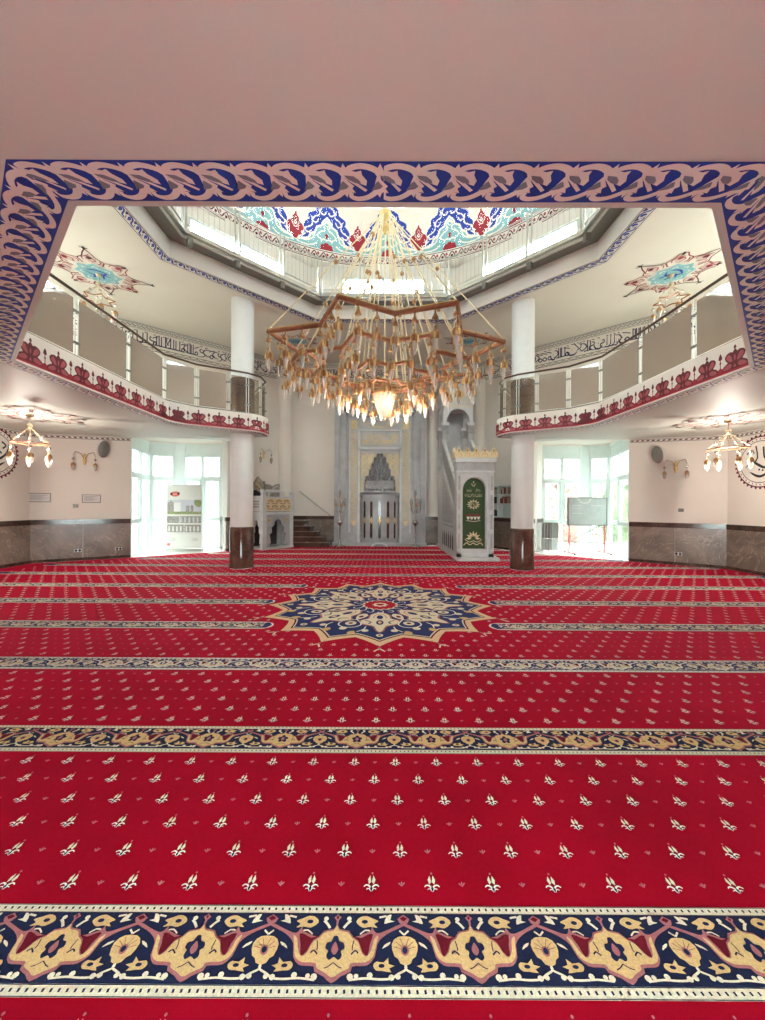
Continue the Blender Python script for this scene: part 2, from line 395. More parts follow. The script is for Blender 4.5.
for n in range(0, 11):
    y0 = V0 + STEP * n
    if y0 + .3 > 14.6: break
    lim = min(xmax(y0 + .28), (y0 + .3) * 1.02 + 1.6)
    segs = [(-lim, lim)] if gap(n) is None else [(-lim, -gap(n)), (gap(n), lim)]
    for a, b_ in segs:
        def rnd(x0, x1, v0, v1, mat, l, e):
            pts = []
            h = (v1 - v0) / 2
            if x0 == gap(n): pts += [(x0 + h * (1 - cos(q)) , v0 + h - h * sin(q)) for q in (-pi / 2 + pi * i / 8 for i in range(9))][::1]
            else: pts += [(x0, v1), (x0, v0)]
            if x1 == -(gap(n) or -99): pts += [(x1 - h * (1 - cos(q)), v0 + h + h * sin(q)) for q in (-pi / 2 + pi * i / 8 for i in range(9))]
            else: pts += [(x1, v0), (x1, v1)]
            carp.tri([(x, y0 + v, l * LZ) for x, v in pts], mat)
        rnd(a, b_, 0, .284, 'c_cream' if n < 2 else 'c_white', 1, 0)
        def sub(v0, v1, mat, l):
            g = .02 if gap(n) else 0
            x0 = a + (g if a > 0 or a == -(gap(n) or 0) else 0) if gap(n) and a > 0 else a
            x1 = b_ - (g if gap(n) and b_ < 0 else 0)
            e = (.284 - (v1 - v0)) * .5 if gap(n) else 0
            carp.tri([(x, y0 + v, l * LZ) for x, v in ([(x0 + (.05 if gap(n) and a > 0 else 0), v0), (x1 - (.05 if gap(n) and b_ < 0 else 0), v0), (x1, (v0 + v1) / 2), (x1 - (.05 if gap(n) and b_ < 0 else 0), v1), (x0 + (.05 if gap(n) and a > 0 else 0), v1), (x0, (v0 + v1) / 2)])], mat)
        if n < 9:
            sub(.034, .251, 'c_navy' if n < 2 else 'c_navy_sheen', 3)
            if n < 5:
                for vv in (.0015, .0325, .2535, .281): carp.tri([(a + .1, y0 + vv - .0012, 2 * LZ), (b_ - .1, y0 + vv - .0012, 2 * LZ), (b_ - .1, y0 + vv + .0012, 2 * LZ), (a + .1, y0 + vv + .0012, 2 * LZ)], 'c_navy')
        k0 = int(math.floor((a - UC) / PER)) - 1; k1 = int(math.ceil((b_ - UC) / PER)) + 1
        for k in range(k0, k1):
            uc = UC + k * PER; sc = 1
            if gap(n):
                nn = int((b_ - a - .16) / PER + .5); sc = (b_ - a - .16) / nn / PER
                if k - k0 >= nn: break
                uc = a + (.13 if a > 0 else .03) + (k - k0 + .5) * PER * sc
            elif uc - PER / 2 < a - .02 or uc + PER / 2 > b_ + .02: continue
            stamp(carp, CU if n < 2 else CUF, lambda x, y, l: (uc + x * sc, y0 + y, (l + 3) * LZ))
        if n < 3:
            sp = .0262 if n < 2 else .05
            q = a + .02; j = 0
            while q < b_ - .02:
                for vv, hh in ((.0165, .0062), (.268, .0055)):
                    carp.add([(q - .0028, y0 + vv - hh, 3 * LZ), (q + .0042, y0 + vv - hh + .002, 3 * LZ), (q + .0028, y0 + vv + hh, 3 * LZ), (q - .0048, y0 + vv + hh - .002, 3 * LZ)], [(0, 1, 2, 3)], 'c_navy')
                q += sp * (1.0 if n < 2 else 1)
# tulips between the borders
SPX = .2495
for n in range(-1, 11):
    base = V1 + STEP * n
    for r_ in range(6):
        d = base + .068 + r_ * .150
        if d < .75 or d > 14.4: continue
        lim = min(xmax(d + .1) - .1, d * 1.02 + 1.8)
        off = 0 if (r_ + 6 * n) % 2 == 0 else SPX / 2
        k = int(math.ceil((-lim - off) / SPX))
        while k * SPX + off < lim:
            x = k * SPX + off - .035
            k += 1
            if math.hypot(x - MC[0], d - MC[1]) < 1.62: continue
            if -4.8 < x < -3 and d > 13.1: continue
            stamp(carp, CT if d < 6 else CTS, lambda a, b_, l: (x + a, d + b_, l * LZ))
            if d < 5 and math.hypot(x + SPX / 2 - MC[0], d - MC[1]) > 1.65: stamp(carp, CD, lambda a, b_, l: (x + SPX / 2 + a, d + b_ + .01, l * LZ))
        # field rows that run on through the gaps of the broken borders
for n in (3, 4, 5):
    for d in (V0 + STEP * n + .06, V0 + STEP * n + .215):
        k = -8
        while k * SPX < gap(n) - .15:
            x = k * SPX - .035; k += 1
            if abs(x) > gap(n) - .12 or math.hypot(x - MC[0], d - MC[1]) < 1.68: continue
            stamp(carp, CTS, lambda a, b_, l: (x + a, d + b_, l * LZ))
# sixteen-pointed medallion
def star(r0, r1, n, ph=0, q=2, bul=0):
    pts = []
    for i in range(n):
        a = 2 * pi * i / n + ph; b_ = a + 2 * pi / n; m_ = (a + b_) / 2
        A = (r0 * cos(a), r0 * sin(a)); M_ = (r1 * cos(m_), r1 * sin(m_)); B = (r0 * cos(b_), r0 * sin(b_))
        for P_, Q_ in ((A, M_), (M_, B)):
            for t in range(q):
                tt = t / q; x = P_[0] + (Q_[0] - P_[0]) * tt; y = P_[1] + (Q_[1] - P_[1]) * tt
                k = 1 + bul * sin(pi * tt) 
                pts.append((x * k, y * k))
    return pts
M_ = Pat(); PH = pi / 16 * 0
M_.p(star(1.74, 1.47, 16, PH, 3, -.012), 'c_peach', 3)
M_.p(star(1.60, 1.39, 16, PH, 3, -.01), 'c_wine', 4).p(star(1.57, 1.365, 16, PH, 3, -.01), 'c_cream', 5).p(star(1.545, 1.345, 16, PH, 3, -.01), 'c_navy', 6)
def rot(a): return lambda q: (q[0] * cos(a) - q[1] * sin(a), q[0] * sin(a) + q[1] * cos(a))
for i in range(8):
    a = 2 * pi * i / 8 + pi / 2
    A = Pat()
    A.blob([(.42, -.05), (.55, -.15), (.72, -.17), (.80, -.28), (.98, -.24), (1.06, -.10), (1.22, -.06), (1.30, 0), (1.22, .06), (1.06, .10), (.98, .24), (.80, .28), (.72, .17), (.55, .15), (.42, .05)], 'c_pink', 7, 2)
    A.blob([(.44, -.035), (.56, -.13), (.72, -.145), (.81, -.255), (.96, -.22), (1.04, -.08), (1.21, -.04), (1.27, 0), (1.21, .04), (1.04, .08), (.96, .22), (.81, .255), (.72, .145), (.56, .13), (.44, .035)], 'c_cream', 8, 2)
    A.ell(.66, 0, .09, .045, 'c_navy', 9); A.ell(.90, 0, .10, .05, 'c_navy', 9); A.ell(.90, 0, .05, .025, 'c_peach', 10)
    A.st([(.80, -.20), (.88, -.12), (.96, -.15)], .02, 'c_navy', 9, 3); A.st([(.80, .20), (.88, .12), (.96, .15)], .02, 'c_navy', 9, 3)
    A.st([(.5, 0), (.58, .07), (.7, .09)], .012, 'c_pink', 9, 3); A.st([(.5, 0), (.58, -.07), (.7, -.09)], .012, 'c_pink', 9, 3)
    M_.ext(A.tf(rot(a)))
    B = Pat()
    B.blob([(.52, 0), (.60, -.07), (.74, -.05), (.82, 0), (.74, .05), (.60, .07)], 'c_cream', 7, 2).ell(.68, 0, .05, .03, 'c_wine', 8)
    B.ell(1.00, 0, .085, .075, 'c_cream', 7).ell(1.00, 0, .035, .03, 'c_wine', 8)
    B.st([(.82, 0), (.9, .08), (1.0, .15), (1.12, .12), (1.18, .02)], .018, 'c_white', 7, 3); B.st([(.82, 0), (.9, -.08), (1.0, -.15), (1.12, -.12), (1.18, -.02)], .018, 'c_white', 7, 3)
    B.ell(1.22, 0, .06, .05, 'c_cream', 7)
    B.blob([(1.26, -.17), (1.34, -.23), (1.40, -.16), (1.33, -.12)], 'c_gold', 7, 2).blob([(1.26, .17), (1.34, .23), (1.40, .16), (1.33, .12)], 'c_gold', 7, 2)
    B.st([(1.05, -.24), (1.16, -.26), (1.28, -.22)], .016, 'c_white', 7, 3).st([(1.05, .24), (1.16, .26), (1.28, .22)], .016, 'c_white', 7, 3)
    B.ell(1.20, .30, .05, .045, 'c_cream', 8).ell(1.20, -.30, .05, .045, 'c_cream', 8)
    M_.ext(B.tf(rot(a + pi / 8)))
    C_ = Pat().ell(1.40, 0, .05, .045, 'c_cream', 9).ell(1.40, 0, .02, .018, 'c_wine', 10)
    M_.ext(C_.tf(rot(a)))
for i in range(16):
    a = 2 * pi * i / 16
    M_.ext(Pat().st([(.27, -.02), (.36, .05), (.44, .02), (.40, -.04)], .014, 'c_white', 8, 3).tf(rot(a)))
    # little sprigs outside the points
    M_.ext(Pat().st([(1.80, 0), (1.88, .06)], .02, 'c_cream', 2, 1).st([(1.80, 0), (1.88, -.06)], .02, 'c_cream', 2, 1).ell(1.78, 0, .03, .02, 'c_pink', 2, 0, 6).tf(rot(a)))
M_.p(star(.40, .34, 16, 0, 1), 'c_navy', 7).p(star(.30, .26, 16, 0, 1), 'c_cream', 9).p(star(.27, .23, 16, 0, 1), 'c_red', 10).p(star(.13, .10, 8, 0, 1), 'c_cream', 11).ell(0, 0, .06, .06, 'c_red', 12)
M_.rec(lambda m_: 'c_navy_sheen' if m_ == 'c_navy' else m_)  # medallion navy swapped for the copy lightened by painted sheen
draw(carp, M_, lambda x, y, l: (MC[0] + x, MC[1] + y, l * LZ))
o = carp.build('prayer_carpet', center=False, label='wall-to-wall red prayer carpet with tulip rows, navy borders and a star medallion', category='carpet')
fb = MB(); fb.prism(fl_out, -.25, -.003, 'tile'); fb.build('floor', center=False, **ST)
# ============================================================ plan of the hall
SF = 3.29                      # underside of the gallery
FT = 3.70                      # top of the gallery edge
UZ = 6.57                      # underside of the upper ceiling at its octagonal opening
def mir(p): return (-p[0],) + tuple(p[1:])
L_WALL = [(-9.15, -3, SF, 6.6), (-9.15, 2.5, SF, 6.75), (-9.15, 9.95, 3.39, 6.90), (-7.35, 11.2, 3.50, 6.92), (-5.17, 12.8, 3.77, 6.85), (-3.75, 14.85, 3.8, 7.12), (-3.75, 15.0, 3.8, 7.12)]
R_WALL = [(8.75, -3, SF, 6.6), (8.75, 2.5, SF, 6.75), (8.75, 9.7, 3.39, 6.88), (7.1, 11.0, 3.50, 6.90), (5.0, 12.75, 3.77, 6.85), (3.7, 14.85, 3.8, 7.12), (3.7, 15.0, 3.8, 7.12)]
COLX, COLY, COLR = 3.47, 9.48, .268
# lower opening (left half), ending round the lobe about the column
lobe_c = (-COLX, COLY); lobe_r = .62
def lobe_pts():
    a0, a1 = -50, 24      # degrees, front-right to right
    return [(lobe_c[0] + lobe_r * cos(R(a)), lobe_c[1] + lobe_r * sin(R(a))) for a in range(a0, a1 + 1, 12)]
INNER = [(0, 2.215), (-1.82, 2.215), (-4.43, 4.62), (-4.45, 7.98), (-3.92, 8.72), (-3.42, 8.92)] + lobe_pts()[0:]
INNER = [(0, 2.215), (-1.775, 2.215), (-4.43, 4.62), (-4.45, 7.90)] + [(-4.38, 8.12), (-4.22, 8.34)] + lobe_pts()
INNER_L = INNER; INNER_R = [(0, 2.215), (-1.89, 2.205), (-4.50, 4.70)] + INNER[3:]
END = (-4.99, 13.06)          # where the gallery's end meets the wall
def offset_line(pts, d, first_n=None):
    """offset to the LEFT of travel"""
    out = []
    n = len(pts)
    for i, p in enumerate(pts):
        a = pts[i - 1] if i else None; b_ = pts[i + 1] if i < n - 1 else None
        def nrm(p, q):
            L = math.hypot(q[0] - p[0], q[1] - p[1]); return (-(q[1] - p[1]) / L, (q[0] - p[0]) / L)
        if a is None: m_ = nrm(p, b_); k = 1
        elif b_ is None: m_ = nrm(a, p); k = 1
        else:
            n1, n2 = nrm(a, p), nrm(p, b_); m_ = (n1[0] + n2[0], n1[1] + n2[1]); L = math.hypot(*m_); m_ = (m_[0] / L, m_[1] / L)
            k = 1 / max(.5, m_[0] * n1[0] + m_[1] * n1[1])
        out.append((p[0] + m_[0] * d * k, p[1] + m_[1] * d * k))
    return out
# INNER travels front-centre -> left -> back; the gallery lies on its left-hand?  (outside the opening)
def outside(pts, d): return offset_line(pts, -d) if False else [q for q in offset_line(pts, OUTS * d)]
OUTS = 1
t_ = offset_line([(0, 2.2), (-1.8, 2.2)], 1.0)
OUTS = 1 if t_[0][1] < 2.2 else -1
SURF = {'soffit': [], 'upper': []}
def surf_add(mb, pts, mat, key=None):
    t = tessellate_polygon([[Vector((p[0], p[1], 0)) for p in pts]])
    mb.add(pts, [tuple(q) for q in t], mat)
    if key:
        for q in t: SURF[key].append([pts[i] for i in q])
def surf_z(key, x, y, default):
    for a, b_, c in SURF[key]:
        d = (b_[1] - c[1]) * (a[0] - c[0]) + (c[0] - b_[0]) * (a[1] - c[1])
        if abs(d) < 1e-9: continue
        u = ((b_[1] - c[1]) * (x - c[0]) + (c[0] - b_[0]) * (y - c[1])) / d
        v = ((c[1] - a[1]) * (x - c[0]) + (a[0] - c[0]) * (y - c[1])) / d
        if u >= -1e-4 and v >= -1e-4 and u + v <= 1.0001: return a[2] * u + b_[2] * v + c[2] * (1 - u - v)
    return default

# ---------------- border motifs
def zs(pts, sc=170 / .19, v0=45.0, vh=187.0, W=.25):     # traced frame of the interlace band: v 45 (outer) .. 232 (inner)
    return [((x - 90) / sc, (232 - y) / vh * W) for x, y in pts]
def interlace(line='cream_paint'):
    P = Pat(); z = zs
    P.st(z([(88, 122), (80, 95), (98, 72), (150, 62), (205, 72), (262, 102)]), .030, line, 2, 3, .036)
    P.blob(z([(243, 50), (258, 78), (300, 86), (325, 80), (328, 100), (350, 125), (345, 148), (318, 140), (290, 132), (255, 112), (225, 80)]), line, 2, 1)
    P.p(z([(215, 92), (240, 95), (350, 168), (338, 177), (225, 104)]), line, 2)
    P.p(z([(240, 100), (285, 104), (312, 122), (320, 137), (290, 134), (255, 118)]), 'grey_blue', 3)
    P.st(z([(92, 180), (88, 200), (120, 212), (170, 206), (212, 184), (240, 155)]), .026, line, 2, 3, .036)
    P.blob(z([(230, 92), (240, 115), (262, 132), (284, 150), (272, 160), (288, 182), (262, 178), (250, 184), (240, 205), (228, 190), (205, 195), (210, 160), (218, 130)]), line, 2, 1)
    P.p(z([(222, 132), (232, 126), (256, 150), (240, 162), (196, 170)]), 'grey_blue', 3)
    return P
CI = compile_pat(interlace())
def scroll_border(W=.2, per=.2, blue='pattern_blue', edge='navy'):
    P = Pat()
    P.p([(0, 0), (per, 0), (per, .012), (0, .012)], edge, 2).p([(0, W - .012), (per, W - .012), (per, W), (0, W)], edge, 2)
    P.st([(-.02, .04), (.04, .035), (.10, .06), (.13, .10), (.16, .15), (.22, .165)], .026, blue, 2, 3)
    P.blob([(.03, .055), (.075, .07), (.10, .115), (.075, .155), (.055, .12), (.03, .10)], blue, 2, 2)
    P.blob([(.055, .085), (.075, .10), (.075, .125)], 'grey_blue', 3, 2)
    P.blob([(.12, .035), (.16, .028), (.185, .05), (.175, .09), (.15, .075)], 'navy', 2, 2).blob([(.145, .045), (.165, .042), (.165, .065)], 'grey_blue', 3, 1)
    P.st([(.0, .10), (.02, .14), (.05, .168)], .014, 'grey_blue', 2, 2)
    return P
CB = compile_pat(scroll_border())
CB2 = compile_pat(Pat().p([(0, 0), (.2, 0), (.2, .2), (0, .2)], 'cream_paint', 1).p([(0, .0), (.2, .0), (.2, .007), (0, .007)], 'navy', 2).p([(0, .193), (.2, .193), (.2, .2), (0, .2)], 'navy', 2)
    .st([(-.02, .04), (.05, .04), (.11, .09), (.16, .15), (.22, .16)], .012, 'pattern_blue', 2, 2).blob([(.02, .07), (.07, .08), (.09, .14), (.04, .12)], 'grey_blue', 2, 1).blob([(.13, .04), (.18, .05), (.18, .10), (.14, .08)], 'grey_blue', 2, 1))
def along(mb, comp, line, per, zf, start=0, lift=.002, bend_w=0, side=1, corner_gap=0.0):
    """repeat a strip motif along a plan polyline; x runs along, y goes out from the line"""
    for a, b_ in zip(line[:-1], line[1:]):
        L = math.hypot(b_[0] - a[0], b_[1] - a[1])
        if L < .05: continue
        n = max(1, round(L / per)); s = L / n / per
        u = ((b_[0] - a[0]) / L, (b_[1] - a[1]) / L); w = (-u[1] * OUTS, u[0] * OUTS)
        for k in range(n):
            def fn(x, y, l):
                X = (k * per + x) * s
                return (a[0] + u[0] * X + w[0] * (y + start), a[1] + u[1] * X + w[1] * (y + start), zf(a[0] + u[0] * X, a[1] + u[1] * X) - lift * l)
            stamp(mb, comp, fn)
def strip(mb, l0, l1, z, mat, key=None):
    for i in range(len(l0) - 1):
        mb.poly([(l0[i][0], l0[i][1], z), (l0[i + 1][0], l0[i + 1][1], z), (l1[i + 1][0], l1[i + 1][1], z), (l1[i][0], l1[i][1], z)], mat)
def mirror_mb(mb):
    mb.v = [(-x, y, z) for x, y, z in mb.v]; return mb

# ---------------- gallery slab
gal = MB()
for side, WALL in ((1, L_WALL), (-1, R_WALL)):
    g = MB(); INNER = INNER_L if side == 1 else INNER_R
    inner = INNER
    off = outside(INNER, .42)
    off[0] = (0, off[0][1])
    off = off[:-1] + [(off[-1][0], off[-1][1])]
    wall = [(abs(p[0]) * -1, p[1], p[2]) for p in WALL]
    # flat ring
    for i in range(len(inner) - 1):
        q = [(inner[i][0], inner[i][1], SF), (inner[i + 1][0], inner[i + 1][1], SF), (off[i + 1][0], off[i + 1][1], SF), (off[i][0], off[i][1], SF)]
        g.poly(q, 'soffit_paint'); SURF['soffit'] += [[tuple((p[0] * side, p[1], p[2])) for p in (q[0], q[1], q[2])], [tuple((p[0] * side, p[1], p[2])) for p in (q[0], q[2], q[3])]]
    endp = (END[0], END[1] - .28, 3.77)
    strips = [[(0, -3, SF), (wall[0][0], -3, SF), wall[1]], ]
    ofz = [(p[0], p[1], SF) for p in off]
    def quad(pts):
        t = tessellate_polygon([[Vector((p[0], p[1], 0)) for p in pts]])
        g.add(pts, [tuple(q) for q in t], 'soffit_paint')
        for q in t: SURF['soffit'].append([(pts[i][0] * side, pts[i][1], pts[i][2]) for i in q])
    quad([ofz[0], ofz[1], (wall[0][0], -3, SF), (0, -3, SF)])
    quad([ofz[1], ofz[2], wall[1], (wall[0][0], -3, SF)])
    quad([ofz[2], ofz[3], wall[2], wall[1]])
    quad([ofz[3], wall[3], wall[2]])
    m5 = len(ofz) // 2 + 1
    quad([ofz[3]] + ofz[4:7] + [wall[3]])
    e_in = (inner[-1][0], inner[-1][1], SF)
    quad(ofz[6:] + [e_in, endp, (wall[4][0], wall[4][1], 3.77), wall[3]])
    # gallery floor (top side), same outline
    topz = FT - .03
    outl = [(p[0], p[1], topz) for p in inner] + [(endp[0], endp[1], topz)] + [(p[0], p[1], topz) for p in wall[4:0:-1]] + [(wall[0][0], -3, topz), (0, -3, topz)]
    t = tessellate_polygon([[Vector((p[0], p[1], 0)) for p in outl]]); g.add(outl, [tuple(q) for q in t], 'tile')
    # the edge (fascia), .10 thick, running all round plus the gallery's end
    edge = inner + [(endp[0], endp[1])]
    eo = outside(edge, .10); eo[0] = (0, eo[0][1])
    for i in range(len(edge) - 1):
        a, b_, c, d = edge[i], edge[i + 1], eo[i + 1], eo[i]
        z0a = SF if i < len(edge) - 2 else SF; z0b = SF if i < len(edge) - 2 else 3.77
        g.add([(a[0], a[1], z0a), (b_[0], b_[1], min(z0b, FT - .02)), (b_[0], b_[1], FT), (a[0], a[1], FT), (c[0], c[1], FT), (d[0], d[1], FT), (c[0], c[1], topz), (d[0], d[1], topz)],
              [(0, 1, 2, 3), (3, 2, 4, 5), (5, 4, 6, 7)], 'wall_paint', 5 < i < len(edge) - 3)
    # blue interlace band on the underside: front edge and the two diagonals
    gi = [INNER[0], INNER[1], INNER[2]]
    ob = outside(INNER, .30); ib = outside(INNER, .042)
    ob[0] = (0, ob[0][1]); ib[0] = (0, ib[0][1])
    for i in (0, 1):
        g.poly([(ib[i][0], ib[i][1], SF - .002), (ib[i + 1][0], ib[i + 1][1], SF - .002), (ob[i + 1][0], ob[i + 1][1], SF - .002), (ob[i][0], ob[i][1], SF - .002)], 'blue')
    bl = [ib[0], ib[1], ib[2]]
    def mid(i, t): return (ib[i][0] + (ob[i][0] - ib[i][0]) * t, ib[i][1] + (ob[i][1] - ib[i][1]) * t)
    for i in (0, 1):
        a0, a1, b0, b1 = ib[i], ob[i], ib[i + 1], ob[i + 1]
        L = math.hypot(b0[0] - a0[0] + b1[0] - a1[0], b0[1] - a0[1] + b1[1] - a1[1]) / 2
        n = round(L / .19)
        for k in (range(-1, n) if side == -1 else range(0, n + 1)):
            def fn(x, y, l):
                x = x if side == -1 else .19 - x
                s_ = (k * .19 + x * .98) / (n * .19)
                s_ = max(0.0, min(1.0, s_))
                t_ = y / .25
                p = (a0[0] + (b0[0] - a0[0]) * s_, a0[1] + (b0[1] - a0[1]) * s_); q = (a1[0] + (b1[0] - a1[0]) * s_, a1[1] + (b1[1] - a1[1]) * s_)
                return (p[0] + (q[0] - p[0]) * t_, p[1] + (q[1] - p[1]) * t_, SF - .002 - .0015 * l)
            stamp(g, CI, lambda x, y, l: fn(x, y, l + .5 * (k % 2)))
    # pale scroll border on the rest of the edge
    w0 = outside(INNER, .03); w1 = outside(INNER, .235)
    L_ = 0
    line = w0[2:]
    lineo = w1[2:]
    seglen = [math.hypot(line[i + 1][0] - line[i][0], line[i + 1][1] - line[i][1]) for i in range(len(line) - 1)]
    tot = sum(seglen); n = round(tot / .2)
    def atlen(s):
        for i, q in enumerate(seglen):
            if s <= q or i == len(seglen) - 1:
                t = s / q; return [(A[i][0] + (A[i + 1][0] - A[i][0]) * t, A[i][1] + (A[i + 1][1] - A[i][1]) * t) for A in (line, lineo)]
            s -= q
    for k in range(n):
        def fn(x, y, l):
            p, q = atlen((k * .2 + x) / (n * .2) * tot); t_ = y / .2
            return (p[0] + (q[0] - p[0]) * t_, p[1] + (q[1] - p[1]) * t_, SF - .0015 * l)
        stamp(g, CB2, fn)
    # red cresting on the face of the edge
    E2_ = INNER[2:]; sl = [math.hypot(E2_[i + 1][0] - E2_[i][0], E2_[i + 1][1] - E2_[i][1]) for i in range(len(E2_) - 1)]; tot2 = sum(sl)
    ein = outside(E2_, -.003)
    def face(s, z, l):
        for i, q in enumerate(sl):
            if s <= q or i == len(sl) - 1:
                t = s / q; w = outside([E2_[i], E2_[i + 1]], -.002 * l - (.002 if i < 3 else .014))
                return (w[0][0] + (w[1][0] - w[0][0]) * t, w[0][1] + (w[1][1] - w[0][1]) * t, z)
            s -= q
    C = Pat(); T = .41
    for q_ in range(8): C.p([(T * q_ / 8, .018), (T * (q_ + 1) / 8, .018), (T * (q_ + 1) / 8, .046), (T * q_ / 8, .046)], 'pattern_red', 1)
    C.blob([(.0, .042), (.005, .07), (.05, .10), (.085, .115), (.06, .14), (.045, .175), (.075, .205), (.125, .215), (.155, .205), (.185, .24), (.215, .205), (.245, .215), (.295, .205), (.325, .175), (.31, .14), (.285, .115), (.32, .10), (.365, .07), (.37, .042)], 'dark_red', 1, 2)
    for s_ in (-1, 1):
        c = .185
        C.blob([(c + s_ * .16, .05), (c + s_ * .14, .078), (c + s_ * .08, .10), (c + s_ * .04, .08), (c + s_ * .07, .05)], 'rose', 2, 2)
        C.blob([(c + s_ * .03, .115), (c + s_ * .08, .125), (c + s_ * .12, .165), (c + s_ * .085, .195), (c + s_ * .05, .165)], 'rose', 2, 2)
    C.blob([(.185, .115), (.197, .15), (.185, .18), (.173, .15)], 'rose', 2, 2).p([(.165, .055), (.205, .055), (.185, .09)], 'rose', 2)
    C.st([(.185, .22), (.185, .25)], .012, 'dark_red', 1, 1).blob([(.165, .245), (.185, .275), (.205, .245), (.185, .235)], 'dark_red', 1, 2)
    C.st([(.39, .04), (.39, .19)], .012, 'dark_red', 1, 1).blob([(.362, .185), (.39, .24), (.418, .185), (.39, .172)], 'dark_red', 1, 2).ell(.39, .14, .014, .012, 'dark_red', 1, 0, 8).ell(.39, .06, .035, .03, 'pattern_red', 1, 0, 8)
    CC = compile_pat(C); n = round(tot2 / T)
    for k in range(n):
        stamp(g, CC, lambda x, y, l: face(min(tot2 - .001, max(0.001, (k * T + x) / (n * T) * tot2)), SF + y * 1.3, l))
    # scalloped red rim under the lobe
    for a in range(-40, 140, 14):
        c0 = (lobe_c[0] + (lobe_r - .07) * cos(R(a)), lobe_c[1] + (lobe_r - .07) * sin(R(a)))
        if (a < 24): g.add([(c0[0] + .045 * cos(q * pi / 4), c0[1] + .045 * sin(q * pi / 4), SF - .006) for q in range(8)], [tuple(range(8))], 'pattern_red')
    if side == -1: mirror_mb(g)
    o0 = len(gal.v); 
    for nm in g.names: gal.mi(nm)
    gal.v += g.v; gal.f += [tuple(i + o0 for i in f) for f in g.f]; gal.m += [gal.mi(g.names[i]) for i in g.m]; gal.sm += g.sm
GAL = gal
# trims where the underside meets the walls are drawn with the walls

# ---------------- upper ceiling
A_IN = 4.33; YC = 5.95; HS = A_IN * math.tan(pi / 8)
def octa(a, yc=YC):
    h = a * math.tan(pi / 8)
    return [(-h, yc - a), (-a, yc - h), (-a, yc + h), (-h, yc + a), (h, yc + a), (a, yc + h), (a, yc - h), (h, yc - a)]
cei = MB()
oin = octa(A_IN); of2 = octa(A_IN + .3)
for i in range(8):
    j = (i + 1) % 8
    q = [oin[i] + (UZ,), oin[j] + (UZ,), of2[j] + (UZ,), of2[i] + (UZ,)]
    cei.poly(q, 'ceiling_paint'); SURF['upper'] += [[q[0], q[1], q[2]], [q[0], q[2], q[3]]]
def uq(pts):
    pts = [(p[0], p[1], p[2]) for p in pts]
    surf_add(cei, pts, 'ceiling_paint', 'upper')
oz = [p + (UZ,) for p in of2]
for side, W in ((0, L_WALL), (1, R_WALL)):
    w = [(p[0], p[1], p[3]) for p in W]
    o_ = [oz[0], oz[1], oz[2], oz[3]] if side == 0 else [oz[7], oz[6], oz[5], oz[4]]
    fm = (0, YC - A_IN - .3, UZ); 
    uq([fm, o_[0], w[0], (0, -3, 6.6)]); uq([o_[0], o_[1], w[1], w[0]]); uq([o_[1], o_[2], w[2], w[1]])
    uq([o_[2], w[3], w[2]]); uq([o_[2], w[4], w[3]]); uq([o_[2], o_[3], w[4]]); uq([o_[3], w[5], w[4]])
    uq([o_[3], (0, YC + A_IN + .3, UZ), (0, 15, 7.1), w[6], w[5]])
# border round the octagonal opening + its upright edge
INNER = INNER_L
ib = octa(A_IN + .03); ob = octa(A_IN + .23)
for i in range(8):
    j = (i + 1) % 8
    a0, b0, a1, b1 = ib[i], ib[j], ob[i], ob[j]
    L = math.hypot(b0[0] - a0[0], b0[1] - a0[1]); n = round(L / .22)
    for k in range(n):
        def fn(x, y, l):
            s_ = (k * .2 + x) / (n * .2); t_ = y / .2
            p = (a0[0] + (b0[0] - a0[0]) * s_, a0[1] + (b0[1] - a0[1]) * s_); q = (a1[0] + (b1[0] - a1[0]) * s_, a1[1] + (b1[1] - a1[1]) * s_)
            return (p[0] + (q[0] - p[0]) * t_, p[1] + (q[1] - p[1]) * t_, UZ - .0015 * l)
        stamp(cei, CB, fn)
    cei.poly([oin[i] + (UZ,), oin[j] + (UZ,), oin[j] + (7.0,), oin[i] + (7.0,)], 'wall_paint')
